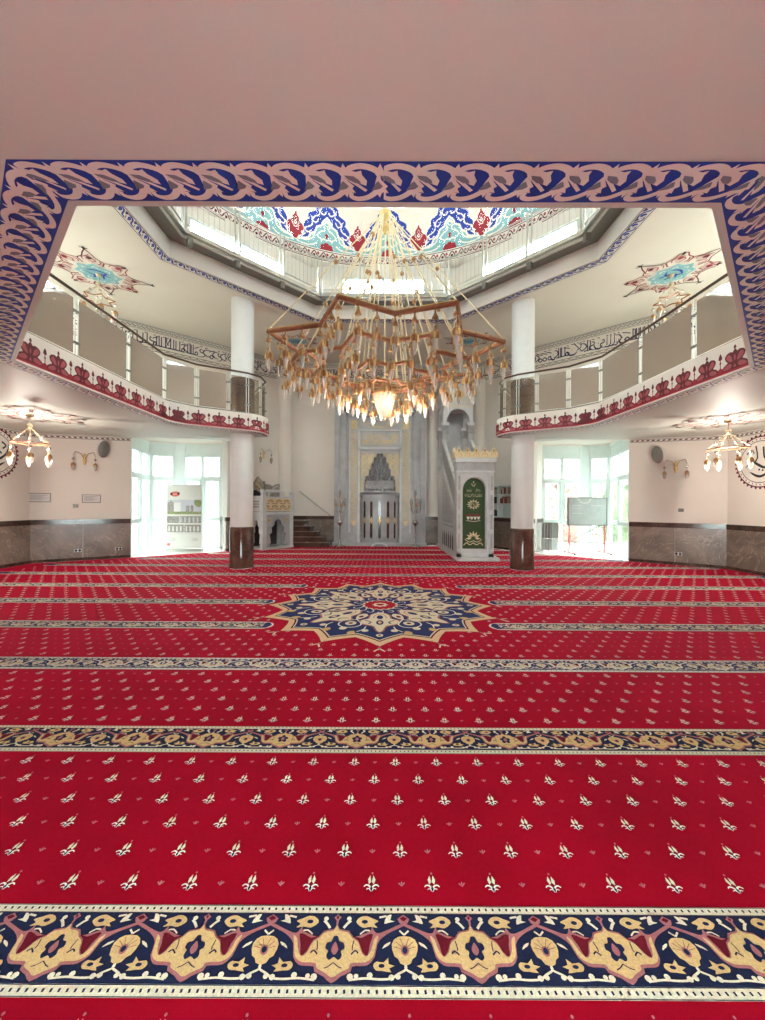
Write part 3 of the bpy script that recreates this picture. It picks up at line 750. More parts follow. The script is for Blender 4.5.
# ============================================================ walls
BAYH = 3.42
def wall_face(line, sgn):
    """line of (x,y) travelled; sgn=+1 when inward is to the RIGHT; returns fn(s,z,l) and segment starts"""
    sl = [math.hypot(line[i + 1][0] - line[i][0], line[i + 1][1] - line[i][1]) for i in range(len(line) - 1)]
    def fn(s, z, l, lift=.0015):
        for i, q in enumerate(sl):
            if s <= q or i == len(sl) - 1:
                t = s / q; a, b_ = line[i], line[i + 1]
                u = ((b_[0] - a[0]) / q, (b_[1] - a[1]) / q); w = (u[1] * sgn, -u[0] * sgn)
                return (a[0] + (b_[0] - a[0]) * t + w[0] * lift * l, a[1] + (b_[1] - a[1]) * t + w[1] * lift * l, z)
            s -= q
    return fn, sl
def glyph(P, x, w, rnd):
    """one calligraphic cluster of width w in a band 0..1 high"""
    k = rnd.randrange(7); c = 'navy'; L = 2
    if k == 0: P.st([(x + w * .5, .25), (x + w * .48, .9)], 0.065, c, L, 1, .03); P.st([(x + w * .9, .22), (x + w * .3, .12), (x, .3)], 0.087, c, L, 3, taper=True)
    elif k == 1: P.st([(x, .35), (x + w * .3, .15), (x + w * .8, .2), (x + w, .5)], 0.109, c, L, 3, taper=True); P.ell(x + w * .5, .5, .03, .03, c, L, 0, 6)
    elif k == 2: P.st([(x + w * .2, .2), (x + w * .2, .85)], 0.065, c, L, 1); P.st([(x + w * .55, .2), (x + w * .55, .88)], 0.065, c, L, 1); P.st([(x, .22), (x + w, .2)], 0.072, c, L, 1)
    elif k == 3: P.st([(x + w * .7, .6), (x + w * .4, .7), (x + w * .35, .5), (x + w * .8, .42), (x + w * .7, .2), (x, .12)], 0.080, c, L, 3, taper=True)
    elif k == 4: P.st([(x + w, .75), (x + w * .4, .72), (x + w * .1, .5), (x + w * .5, .3), (x + w, .3)], 0.080, c, L, 3, taper=True); P.ell(x + w * .4, .18, .028, .028, c, L, 0, 6)
    elif k == 5: P.st([(x + w * .9, .92), (x + w * .4, .5), (x, .22)], 0.072, c, L, 2, .03); P.st([(x + w * .2, .9), (x + w * .2, .55), (x + w * .6, .4)], 0.058, c, L, 3)
    else: P.st([(x + w * .5, .45), (x + w * .25, .3), (x + w * .5, .18), (x + w * .72, .32), (x + w * .5, .45)], 0.072, c, L, 2); P.st([(x + w * .2, .65), (x + w * .9, .8)], 0.058, c, L, 1)
    if rnd.random() < .6: P.st([(x + w * .3, .80 + .1 * rnd.random()), (x + w * .6, .9)], 0.041, c, L, 1)
    if rnd.random() < .5: P.ell(x + w * rnd.random(), .08 + .85 * rnd.random(), .022, .022, c, L, 0, 5)
def frieze(mb, line, sgn, zt, seed):
    """zt: top height at every vertex"""
    fn, sl = wall_face(line, sgn); tot = sum(sl); rnd = random.Random(seed)
    acc = [0]
    for q in sl: acc.append(acc[-1] + q)
    def top(s):
        for i, q in enumerate(sl):
            if s <= acc[i + 1] or i == len(sl) - 1: return zt[i] + (zt[i + 1] - zt[i]) * (s - acc[i]) / q
    g = lambda x, y, l: fn(min(max(x, .001), tot - .001), top(min(max(x, .001), tot - .001)) - .015 - y, l)
    def band(y0, y1, mat, l):
        for i in range(len(sl)): draw(mb, Pat().p([(acc[i] + .002, y0), (acc[i + 1] - .002, y0), (acc[i + 1] - .002, y1), (acc[i] + .002, y1)], mat, l), g)
    band(.0, .02, 'grey_blue', 1); band(.035, .045, 'black_paint', 1); band(.135, .145, 'black_paint', 1); band(.63, .645, 'black_paint', 1); band(.72, .735, 'black_paint', 1)
    band(.165, .172, 'black_paint', 1)
    p = Pat().st([(0, .09), (.03, .065), (.06, .09), (.09, .115), (.12, .09)], .014, 'black_paint', 2, 2).blob([(.02, .10), (.05, .085), (.05, .12)], 'grey_blue', 2, 1).ell(.09, .075, .014, .01, 'grey_blue', 2, 0, 6)
    c = compile_pat(p); n = int(tot / .12)
    for k in range(n): stamp(mb, c, lambda x, y, l: g(k * tot / n + x, y, l))
    p = Pat().st([(0, .69), (.05, .66), (.1, .69), (.15, .71), (.2, .69)], .014, 'black_paint', 2, 2).ell(.05, .695, .014, .012, 'pattern_red', 2, 0, 6)
    c = compile_pat(p); n = int(tot / .2)
    for k in range(n): stamp(mb, c, lambda x, y, l: g(k * tot / n + x, y, l))
    x = .02
    while x < tot - .3:
        w = .15 + .16 * rnd.random(); P = Pat(); glyph(P, 0, w / .41, rnd)
        c = compile_pat(P); x0 = x
        stamp(mb, c, lambda a, b_, l: g(x0 + a * .41 , .63 - b_ * .45, l))
        x += w * .55
def lower_trim(mb, line, sgn, zt):
    fn, sl = wall_face(line, sgn); tot = sum(sl); acc = [0]
    for q in sl: acc.append(acc[-1] + q)
    def top(s):
        for i, q in enumerate(sl):
            if s <= acc[i + 1] or i == len(sl) - 1: return zt[i] + (zt[i + 1] - zt[i]) * (s - acc[i]) / q
    for i in range(len(sl)):
        a, b_ = acc[i] + .002, acc[i + 1] - .002
        for y0, y1, m_ in ((.0, .11, 'cream_paint'), (.018, .03, 'black_paint'), (.088, .1, 'black_paint')):
            mb.poly([fn(a, zt[i] - y0, 1 if m_ == 'cream_paint' else 2), fn(b_, zt[i + 1] - y0, 1 if m_ == 'cream_paint' else 2), fn(b_, zt[i + 1] - y1, 1 if m_ == 'cream_paint' else 2), fn(a, zt[i] - y1, 1 if m_ == 'cream_paint' else 2)], m_)
    c = compile_pat(Pat().blob([(.0, .06), (.03, .04), (.07, .045), (.1, .07), (.06, .08)], 'dark_red', 2, 1)); n = int(tot / .12)
    for k in range(n): stamp(mb, c, lambda x, y, l: fn(min(k * tot / n + x, tot - .001), top(k * tot / n + x) - y, l))
def wainscot(name, line, sgn):
    w = MB(); t = MB()
    for a, b_ in zip(line[:-1], line[1:]):
        L = math.hypot(b_[0] - a[0], b_[1] - a[1]); n = max(1, round(L / 1.25))
        for k in range(n):
            p = (a[0] + (b_[0] - a[0]) * (k + .004) / n, a[1] + (b_[1] - a[1]) * (k + .004) / n); q = (a[0] + (b_[0] - a[0]) * (k + .996) / n, a[1] + (b_[1] - a[1]) * (k + .996) / n)
            w.wallbox(p, q, -.035 * sgn, .08, 1.0, 'marble_brown')
        w.wallbox(a, b_, -.05 * sgn, 1.0, 1.13, 'marble_dark'); w.wallbox(a, b_, -.045 * sgn, .0, .08, 'marble_dark')
    w.build(name, center=False, **ST)
BT = .04
for side, W, nm, sgn in ((0, L_WALL, 'left', 1), (1, R_WALL, 'right', -1)):
    T = .25 * sgn
    xy = [(p[0], p[1]) for p in W]
    m = MB()
    for i in (2,): m.wallbox(xy[i], xy[i + 1], T, 0, (W[i][3] + .05, W[i + 1][3] + .05), 'wall_paint')
    # long side wall; unseen gallery windows added to light the upper ceiling
    ya_, yb_ = -3, xy[2][1]; GY = [(1.6, 4.8), (5.4, 8.6)]; G0, G1 = 4.35, 6.35; X0 = xy[0][0]
    def sw(y0, y1, z0, z1): m.wallbox((X0, y0), (X0, y1), T, z0, z1, 'wall_paint')
    sw(ya_, yb_, 0, G0); sw(ya_, yb_, G1, (6.62, 6.95)); ys_ = [ya_] + [q for g_ in GY for q in g_] + [yb_]
    for q in range(0, len(ys_), 2): sw(ys_[q], ys_[q + 1], G0, G1)
    for q, (y0, y1) in enumerate(GY):
        w_ = MB()
        for y in (y0, (y0 * 2 + y1) / 3, (y0 + 2 * y1) / 3, y1 - .07): w_.wallbox((X0, y), (X0, y + .07), .08 * sgn, G0, G1, 'white_frame', .08 * sgn)
        for z in (G0, G0 + .7, G1 - .07): w_.wallbox((X0, y0), (X0, y1), .08 * sgn, z, z + .07, 'white_frame', .08 * sgn)
        wo = w_.build('window_%d' % (20 + q + 3 * side), center=False, **ST); w_ = MB(); w_.wallbox((X0, y0 + .07), (X0, y1), .012 * sgn, G0 + .07, G1 - .07, 'gallery_fill_glass', .11 * sgn); w_.build('pane', wo)
    # over the window bay
    m.wallbox(xy[3], xy[4], T, (W[3][2], W[4][2]), (W[3][3] + .05, W[4][3] + .05), 'wall_paint')
    m.wallbox(xy[4], xy[5], T, 0, (W[4][3] + .05, W[5][3] + .05), 'wall_paint')
    lower_trim(m, xy[1:4], sgn, [p[2] - .004 for p in W[1:4]])
    lower_trim(m, xy[3:5], sgn, [W[3][2] + .1, W[4][2] + .1])
    frieze(m, xy[2:6], sgn, [p[3] for p in W[2:6]], 3 + side)
    # calligraphy roundel on the side wall
    P = Pat()
    P.ell(0, 0, .60, .60, 'dark_red', 2, 0, 48).ell(0, 0, .57, .57, 'cream_paint', 3, 0, 48).ell(0, 0, .49, .49, 'black_paint', 4, 0, 48).ell(0, 0, .475, .475, 'cream_paint', 5, 0, 48)
    for k in range(36):
        a = 2 * pi * k / 36; P.ell(.60 * cos(a), .60 * sin(a), .045, .03, 'dark_red', 2, a, 6); P.ell(.53 * cos(a), .53 * sin(a), .022, .012, 'dark_red', 4, a + .6, 6)
    P.st([(-.36, -.12), (-.2, .02), (-.05, -.06), (.12, -.14), (.3, 0), (.36, .16)], .06, 'black_paint', 6, 4, taper=True)
    P.st([(-.25, -.22), (0, -.34), (.28, -.2)], .06, 'black_paint', 6, 4, taper=True); P.st([(-.1, .38), (-.06, .1), (-.16, -.02)], .035, 'black_paint', 6, 3)
    P.st([(.08, .34), (.1, .1), (.2, .0)], .04, 'black_paint', 6, 3); P.st([(.2, .28), (.3, .2), (.22, .12)], .04, 'black_paint', 6, 3); P.st([(-.32, .2), (-.2, .3), (-.14, .2)], .025, 'black_paint', 6, 3)
    P.ell(-.02, -.18, .025, .025, 'black_paint', 6, 0, 6).ell(.06, -.2, .025, .025, 'black_paint', 6, 0, 6)
    DY = (9.0, 8.86)[side]; X0 = W[1][0]
    DZ = (2.76, 2.62)[side]
    draw(m, P, lambda x, y, l: (X0 + sgn * .0016 * l, DY + x * (1 if side == 0 else -1), DZ + y))
    m.build('wall_' + nm, center=False, **ST)
    wainscot('baseboard_' + nm, xy[0:4], sgn)
    wainscot('baseboard_back_' + nm, [xy[4], xy[5], (xy[5][0], 15.0), ((-1.86, 15.0) if side == 0 else (1.70, 15.0))], sgn)
m = MB()
m.wallbox((-3.75, 15.0), (3.7, 15.0), .25, 0, 7.2, 'wall_paint')
m.wallbox((-3.75, 14.85), (-3.75, 15.0), .2, 0, 7.2, 'wall_paint'); m.wallbox((3.7, 14.85), (3.7, 15.0), -.2, 0, 7.2, 'wall_paint')
frieze(m, [(-3.70, 15.0), (3.65, 15.0)], 1, [7.11, 7.11], 11)
m.build('wall_front', center=False, **ST)
# behind the camera: unseen wall, coloured dark to cut bounce; glazed doorway added for daylight
m = MB(); xs = [-9.15, -6.4, -3.6, -1.4, 1.4, 3.6, 6.4, 8.75]
for i in range(7):
    if i != 3: m.bb(xs[i], xs[i + 1], -3.25, -3, 0, 6.75, 'dark_back_wall')
    else: m.bb(xs[i], xs[i + 1], -3.25, -3, 2.7, 6.75, 'dark_back_wall')
m.build('wall_back', center=False, **ST)
for k, i in enumerate((3,)):
    t = MB(); a, b_ = xs[i], xs[i + 1]
    for x in (a + .04, (a + b_) / 2, b_ - .04): t.bb(x - .04, x + .04, -3.16, -3.08, 0, 2.7, 'white_frame')
    t.bb(a, b_, -3.16, -3.08, 2.62, 2.7, 'white_frame'); t.bb(a, b_, -3.16, -3.08, 0, .12, 'white_frame')
    d_ = t.build('added_door_%d' % (k + 1), center=False, **ST)  # out of view, added as a way in for daylight
    MB().bb(a + .08, b_ - .08, -3.13, -3.12, .12, 2.62, 'window_glass').build('pane', d_)

# ---------------- engaged round columns on the back wall, and the two free columns
def upper_z(x, y): return surf_z('upper', x, y, 6.8)
for k, (x, y) in enumerate(((-3.72, 14.72), (2.02, 15.02), (-1.99, 15.12), (3.75, 14.75))):
    if k == 2: continue
    z = upper_z(x, min(y, 14.9)) - .74 if k != 1 else upper_z(x, 14.9) - .74
    MB().cyl((x, y, 1.13 if k == 1 else 0), (x, y, z), .255, .255, 'wall_paint', 28).build('wall_pilaster', kind='structure')
for sx in (-1, 1):
    m = MB(); x = sx * COLX
    m.cyl((x, COLY, 0), (x, COLY, 3.285), COLR, COLR, 'column_paint', 36, False)
    m.cyl((x, COLY, FT - .06), (x, COLY, UZ + .12), COLR, COLR, 'column_paint', 36, False)
    o = m.build('column', label=('left' if sx < 0 else 'right') + ' round white column with a dark marble foot rising through the gallery beside the ' + ('chair of the preacher' if sx < 0 else 'stepped pulpit'), category='column', group='round columns')
    b_ = MB(); b_.lathe([(COLR + .02, .0), (COLR + .02, .97), (COLR + .012, .99), (COLR, 1.0)], (x, COLY, .016), 'marble_column', 24)
    o['_w'] = tuple(o.location)
    b_.build('marble_foot', o)
    b_ = MB(); b_.lathe([(COLR + .02, .0), (COLR + .02, .95), (COLR, .97)], (x, COLY, FT - .03), 'marble_column', 24); b_.build('upper_marble_foot', o)

# ---------------- window bays
def window(n, a, b_, cols, z_sill, z_tr, z_head, z_top, glass, sgn, low=1.02):
    """glazed wall between plan points a and b_ : frame, transoms, mullions; one pane object per opening row"""
    f = MB(); L = math.hypot(b_[0] - a[0], b_[1] - a[1]); u = ((b_[0] - a[0]) / L, (b_[1] - a[1]) / L)
    at = lambda s: (a[0] + u[0] * s, a[1] + u[1] * s)
    def vbar(s, w, z0, z1): f.wallbox(at(max(0, s - w / 2)), at(min(L, s + w / 2)), .09 * sgn, z0, z1, 'white_frame', (-.008 if w > .05 else -.004) * sgn)
    def hbar(z, h, t=.09): f.wallbox(a, b_, t * sgn, z, z + h, 'white_frame')
    vbar(.04, .08, 0, z_top); vbar(L - .04, .08, 0, z_top)
    for k in range(1, cols): vbar(L * k / cols, .09, 0, z_head)
    hbar(0, .07); hbar(low - .04, .07); hbar(z_tr - .05, .10); hbar(z_head, .08); f.wallbox(a, b_, .04 * sgn, z_head + .08, z_top - .09, 'white_frame', .02 * sgn); hbar(z_top - .09, .09)
    for k in range(cols):                                    # opening sashes
        s0, s1 = L * k / cols + .09, L * (k + 1) / cols - .09
        for s in (s0, s1): vbar(s, .045, low + .03, z_tr - .05)
        f.wallbox(at(s0), at(s1), .07 * sgn, z_tr - .10, z_tr - .05, 'white_frame'); f.wallbox(at(s0), at(s1), .07 * sgn, low + .03, low + .08, 'white_frame')
    o = f.build('window_%d' % n, center=False, **ST)
    g = MB()
    g.wallbox(at(.08), at(L - .08), .012 * sgn, .07, z_head, glass, off=.03 * sgn)
    g.build('pane', o)
    h = MB(); s = L / cols * (cols - 1) + .13 if cols > 1 else L - .13
    p = at(L / cols - .1); h.cyl((p[0], p[1], 1.62), (p[0], p[1], 1.8), .012, .012, 'steel', 6); 
    nrm = (u[1] * sgn, -u[0] * sgn); h.v = [(x + nrm[0] * .05, y + nrm[1] * .05, z) for x, y, z in h.v]; h.build('handle', o)
    return o
for side, sgn, W in ((0, 1, L_WALL), (1, -1, R_WALL)):
    s = -1 if side == 0 else 1
    E = (W[3][0], W[3][1]); E2 = (W[4][0], W[4][1])
    A_ = (s * 7.93, 13.1) if side == 0 else (7.75, 13.05); P1 = (s * 7.25, 13.42); P2 = (s * 7.0, 13.45); B_ = (s * 5.62, 13.45)
    gl = 'bay_glass' if side == 0 else 'speckled_glass'
    ZT = 3.72
    n0 = 1 + side * 3
    for k, (a, b_, c) in enumerate(((E, A_, 2), (A_, P1, 1), (P2, B_, 2))):
        window(n0 + k, (a[0] + (.0 if k else 0), a[1]), b_, c, .05, 2.47, 3.22, ZT - .05, gl, sgn, 1.02)
    t = MB()
    t.prism([E, A_, P1, P2, B_, (B_[0], B_[1] + .3), (A_[0] + s * .3, B_[1] + .3), (E[0] + s * .3, E[1])], ZT - .05, ZT + .2, 'wall_paint')
    t.prism([E, A_, P1, P2, B_, E2], ZT + .0, ZT + .2, 'wall_paint')
    t.wallbox(P1, P2, .12 * sgn, 0, ZT, 'white_frame')       # post between the panes
    t.wallbox(B_, E2, .16 * sgn, 0, 3.9, 'wall_paint')
    t.build('trim_%d' % (side + 1), center=False, **ST)
    wainscot('baseboard_bay_' + ('left', 'right')[side], [B_, E2], sgn)
    fl = MB(); fl.prism([E, A_, P1, P2, B_, E2], -.2, -.002, 'tile')
    fl.build('floor_bay_' + ('left', 'right')[side], center=False, **ST)

# ---------------- drum with its windows, cornice and dome
DW = 5.0
oc = octa(DW); WZ0, WZ1 = 7.52, 8.07; ZC = 8.36
drum = MB()
for i in range(8):
    a, b_ = oc[i], oc[(i + 1) % 8]
    L = math.hypot(b_[0] - a[0], b_[1] - a[1]); u = ((b_[0] - a[0]) / L, (b_[1] - a[1]) / L)
    at = lambda q: (a[0] + u[0] * q, a[1] + u[1] * q)
    s0, s1 = L / 2 - 1.22, L / 2 + 1.22
    sg = 1                                                     # octa() runs clockwise: outside is on the left
    drum.wallbox(a, b_, .25 * sg, 6.9, WZ0, 'wall_paint'); drum.wallbox(a, b_, .25 * sg, WZ1, ZC + .1, 'wall_paint')
    drum.wallbox(a, at(s0), .25 * sg, WZ0, WZ1, 'wall_paint'); drum.wallbox(at(s1), b_, .25 * sg, WZ0, WZ1, 'wall_paint')
    w = MB()
    w.wallbox(at(s0), at(s0 + .06), .1 * sg, WZ0, WZ1, 'white_frame', .02 * sg); w.wallbox(at(s1 - .06), at(s1), .1 * sg, WZ0, WZ1, 'white_frame', .02 * sg)
    w.wallbox(at(s0), at(s1), .1 * sg, WZ1 - .05, WZ1, 'white_frame', .02 * sg); w.wallbox(at(s0), at(s1), .1 * sg, WZ0, WZ0 + .05, 'white_frame', .02 * sg)
    w.wallbox(at(L / 2 - .03), at(L / 2 + .03), .1 * sg, WZ0, WZ1, 'white_frame', .02 * sg); w.wallbox(at(s0), at(s1), .05 * sg, WZ0 + .2, WZ0 + .225, 'white_frame', .05 * sg)
    wo = w.build('window_%d' % (7 + i), center=False, **ST)
    g = MB(); g.wallbox(at(s0 + .06), at(s1 - .06), .01 * sg, WZ0 + .05, WZ1 - .05, 'window_glass', .06 * sg); g.build('pane', wo)
RD = 5.02
# flat ring closing the octagon down to the circle, then an upright painted cornice
N = 96
ring = [(RD * cos(2 * pi * k / N), YC + RD * sin(2 * pi * k / N)) for k in range(N)]
rout = [(5.6 * cos(2 * pi * k / N), YC + 5.6 * sin(2 * pi * k / N)) for k in range(N)]
for k in range(N):
    j = (k + 1) % N
    drum.poly([ring[k] + (ZC,), ring[j] + (ZC,), rout[j] + (ZC,), rout[k] + (ZC,)], 'wall_paint')
    drum.poly([ring[k] + (ZC,), ring[j] + (ZC,), ring[j] + (ZC + .32,), ring[k] + (ZC + .32,)], 'cream_paint')
P = Pat(); PR = .26
P.p([(0, .0), (PR, .0), (PR, .02), (0, .02)], 'dark_red', 1).p([(0, .25), (PR, .25), (PR, .27), (0, .27)], 'dark_red', 1).p([(0, .045), (PR, .045), (PR, .055), (0, .055)], 'dark_red', 1)
P.st([(0, .15), (.05, .08), (.12, .10), (.15, .16), (.20, .22), (.26, .15)], .028, 'dark_red', 2, 3).blob([(.06, .16), (.10, .13), (.13, .18), (.09, .22)], 'rose', 2, 2).blob([(.17, .10), (.22, .07), (.24, .12), (.19, .15)], 'dark_red', 2, 2)
c = compile_pat(P); n = round(2 * pi * RD / PR)
for k in range(n): stamp(drum, c, lambda x, y, l: ((RD - .004 * l) * cos((k * PR + x) / (n * PR) * 2 * pi), YC + (RD - .004 * l) * sin((k * PR + x) / (n * PR) * 2 * pi), ZC + .02 + y))
drum.build('wall_drum', center=False, **ST)

# dome painted cell by cell (sixteen arabesque cusps)
def inpoly(x, y, P_):
    r = False; n = len(P_); j = n - 1
    for i in range(n):
        if (P_[i][1] > y) != (P_[j][1] > y) and x < (P_[j][0] - P_[i][0]) * (y - P_[i][1]) / (P_[j][1] - P_[i][1]) + P_[i][0]: r = not r
        j = i
    return r
def dist_line(x, y, L_):
    best = 9
    for (x0, y0), (x1, y1) in zip(L_[:-1], L_[1:]):
        dx, dy = x1 - x0, y1 - y0; t = max(0, min(1, ((x - x0) * dx + (y - y0) * dy) / (dx * dx + dy * dy + 1e-12)))
        best = min(best, math.hypot(x - x0 - dx * t, y - y0 - dy * t))
    return best
def dz(pts): return [((x - 150) / 125, (252 - y) / 200 * 1.14) for x, y in pts]   # tracing frame -> (0..1, metres)
BLUE = dz([(140, 270), (140, 30), (152, 40), (172, 48), (190, 62), (193, 85), (205, 92), (222, 105), (220, 128), (232, 140), (242, 165), (262, 182), (270, 215), (285, 222), (285, 270)])
TURQ = dz([(140, 270), (140, 95), (152, 105), (165, 120), (172, 140), (190, 150), (196, 175), (215, 190), (222, 212), (285, 236), (285, 270)])
REDP = dz([(275, 108), (271, 126), (260, 138), (262, 148), (246, 162), (241, 180), (252, 194), (246, 206), (262, 214), (266, 230), (290, 234), (290, 108)])
REDI = dz([(275, 132), (266, 150), (255, 165), (266, 185), (275, 180), (290, 180), (290, 132)])
REDB = dz([(112, 270), (150, 214), (160, 222), (172, 228), (182, 270)])
BUD = dz([(140, 172), (150, 168), (158, 184), (150, 198), (140, 198)])
LINES = [smooth(dz(q), 4) for q in ([(150, 52), (172, 62), (178, 82), (165, 92), (155, 80)], [(185, 70), (182, 95), (200, 108), (208, 128), (192, 132), (186, 118)], [(212, 112), (208, 142), (222, 160), (236, 170), (228, 186), (212, 176)],
         [(150, 118), (162, 135), (158, 158), (175, 168), (186, 190), (172, 202)], [(198, 186), (205, 205), (226, 222), (250, 226), (262, 215)], [(190, 225), (205, 238), (235, 245), (265, 240)], [(150, 205), (165, 200), (172, 212)], [(235, 195), (248, 208), (245, 222)], [(150, 140), (143, 160)], [(240, 190), (262, 198)])]
SH = smooth(dz([(200, 96), (196, 130), (214, 150), (224, 178), (244, 196)]), 3)
def dome_col(u, v):
    if inpoly(u, v, REDP): return 'pattern_red' if not (inpoly(u, v, REDI) and abs(dist_line(u, v, dz([(275, 140), (265, 160), (275, 176)])) - .03) < .012) else 'cream_paint'
    e = .028
    for q in (REDP, BLUE, TURQ):
        for i in range(len(q)):
            a, b_ = q[i], q[(i + 1) % len(q)]
            if min(a[0], b_[0]) - .03 < u < max(a[0], b_[0]) + .03 and min(a[1], b_[1]) - .03 < v < max(a[1], b_[1]) + .03:
                if dist_line(u, v, [a, b_]) < e: return 'cream_paint' if q is not BLUE else 'blue'
    if not inpoly(u, v, BLUE): return 'ceiling_paint'
    for L_ in LINES:
        if dist_line(u, v, L_) < .019: return 'cream_paint'
    if inpoly(u, v, BUD) or inpoly(u, v, REDB): return 'pattern_red'
    if inpoly(u, v, TURQ): return 'turquoise'
    return 'pattern_blue' if dist_line(u, v, SH) < .05 else 'blue'
dome = MB(); NU, NV, HV = 38, 56, 1.26
DH = 4.3; Z0 = ZC + .32
def dpt(th, ph): return (RD * cos(ph) * cos(th), YC + RD * cos(ph) * sin(th), Z0 + DH * sin(ph))
phm = HV / DH * .985
cells = [[dome_col((i + .5) / NU, (j + .5) / NV * HV) for j in range(NV)] for i in range(NU)]
TOT = 36 * NU
base = 0
for i in range(TOT):
    th = 2 * pi * i / TOT - 0.026
    for j in range(NV + 1): dome.v.append(dpt(th + pi / 2, phm * j / NV))
for i in range(TOT):
    s_, q = divmod(i, NU); i2 = (i + 1) % TOT
    u = q if s_ % 2 == 0 else NU - 1 - q
    j = 0
    while j < NV:
        k = j
        while k + 1 < NV and cells[u][k + 1] == cells[u][j] and k - j < 11: k += 1
        dome.f.append((i * (NV + 1) + j, i2 * (NV + 1) + j, i2 * (NV + 1) + k + 1, i * (NV + 1) + k + 1)); dome.m.append(dome.mi(cells[u][j])); dome.sm.append(False)
        j = k + 1
o0 = len(dome.v); ph1 = phm; n = 96; rows = 10
vs = [dpt(2 * pi * k / n, ph1 + (pi / 2 - .02 - ph1) * r_ / rows) for r_ in range(rows + 1) for k in range(n)]
dome.add(vs, [(r_ * n + k, r_ * n + (k + 1) % n, (r_ + 1) * n + (k + 1) % n, (r_ + 1) * n + k) for r_ in range(rows) for k in range(n)] + [tuple(rows * n + k for k in range(n))], 'ceiling_paint', True)
dome.build('ceiling_dome', center=False, **ST)

# ---------------- painted stars on the ceilings
def ceiling_star(k=1.0):
    P = Pat()
    for i in range(8):
        a = 2 * pi * i / 8; Q = Pat(); c = 'pattern_red' if i % 2 else 'dark_red'
        big = i % 2 == 0
        tip = 1.0 if big else .82
        Q.st([(.40, -.16), (.55, -.22), (.66, -.12), (.80, -.07), (tip - .06, 0)], .022, c, 2, 3)
        Q.st([(.40, .16), (.55, .22), (.66, .12), (.80, .07), (tip - .06, 0)], .022, c, 2, 3)
        Q.blob([(.45, 0), (.55, .09), (.70, .05), (.76, 0), (.70, -.05), (.55, -.09)], 'pattern_pink', 1, 2)
        Q.st([(.48, .0), (.56, .09), (.64, .03), (.60, -.05)], .018, 'pattern_red', 2, 3); Q.st([(.52, -.12), (.6, -.14), (.68, -.06), (.76, .02)], .018, 'pattern_red', 2, 3); Q.st([(.44, .1), (.5, .16), (.58, .15)], .02, 'pattern_red', 2, 2)
        Q.blob([(.58, -.02), (.64, -.06), (.70, 0), (.64, .05)], c, 3, 2)
        Q.blob([(tip - .08, 0), (tip - .02, .03), (tip + .04, 0), (tip - .02, -.03)], 'black_paint', 3, 2)
        if big: Q.st([(tip, -.07), (tip - .02, 0), (tip, .07)], .018, 'black_paint', 3, 2)
        P.ext(Q.tf(rot(a)))
    P.p(star(.46, .37, 8, 0, 1), 'cream_paint', 3).p(star(.43, .345, 8, 0, 1), 'turquoise', 4)
    P.st([(-.22, -.06), (-.08, .06), (.06, -.05), (.2, .05)], .05, 'blue', 5, 3, taper=True).st([(-.12, .16), (-.04, -.02)], .04, 'blue', 5, 2).st([(.06, .17), (.08, .0), (.16, -.1)], .04, 'blue', 5, 2).st([(-.2, -.12), (0, -.18), (.2, -.1)], .045, 'blue', 5, 3, taper=True)
    for i in range(8): P.ext(Pat().st([(.27, -.05), (.33, 0), (.27, .05)], .02, 'cream_paint', 5, 2).tf(rot(2 * pi * i / 8)))
    return P
def ring_rose():
    P = Pat()
    for i in range(12):
        a = 2 * pi * i / 12; Q = Pat()
        Q.st([(.45, -.1), (.6, -.2), (.78, -.12), (.92, 0)], .02, 'pattern_red', 2, 3).st([(.45, .1), (.6, .2), (.78, .12), (.92, 0)], .02, 'pattern_red', 2, 3)
        Q.st([(.86, -.2), (.97, -.1), (.92, 0), (.97, .12)], .022, 'dark_red', 2, 3).st([(.5, 0), (.62, .06), (.74, 0), (.66, -.06)], .018, 'rose', 2, 3)
        Q.blob([(.93, 0), (.98, .05), (1.03, 0), (.98, -.05)], 'dark_red', 2, 2).st([(.25, 0), (.34, .07), (.45, .1)], .018, 'rose', 2, 2).st([(.25, 0), (.34, -.07), (.45, -.1)], .018, 'rose', 2, 2)
        P.ext(Q.tf(rot(a)))
    for k in range(48):
        a = 2 * pi * k / 48; b_ = 2 * pi * (k + 1) / 48
        P.st([(.22 * cos(a), .22 * sin(a)), (.22 * cos(b_), .22 * sin(b_))], .02, 'pattern_red', 2, 1)
    return P
SP = ceiling_star(); RP = ring_rose()
STARS = [(-6.35, 8.55, 1.05), (6.35, 8.45, 1.05), (-2.75, 12.2, .88), (2.72, 12.1, .88)]
for x0, y0, r_ in STARS:
    draw(cei, SP.tf(rot(pi / 8)), lambda x, y, l: (x0 + x * r_, y0 + y * r_, surf_z('upper', x0 + x * r_, y0 + y * r_, 6.8) - .003 * l - .002))
ROSES = [(-6.95, 7.55, .88), (7.0, 7.75, .90)]
for x0, y0, r_ in ROSES:
    draw(GAL, RP, lambda x, y, l: (x0 + x * r_, y0 + y * r_, surf_z('soffit', x0 + x * r_, y0 + y * r_, 3.35) - .003 * l - .002))
GAL.build('ceiling_gallery', center=False, **ST)
cei.build('ceiling', center=False, **ST)
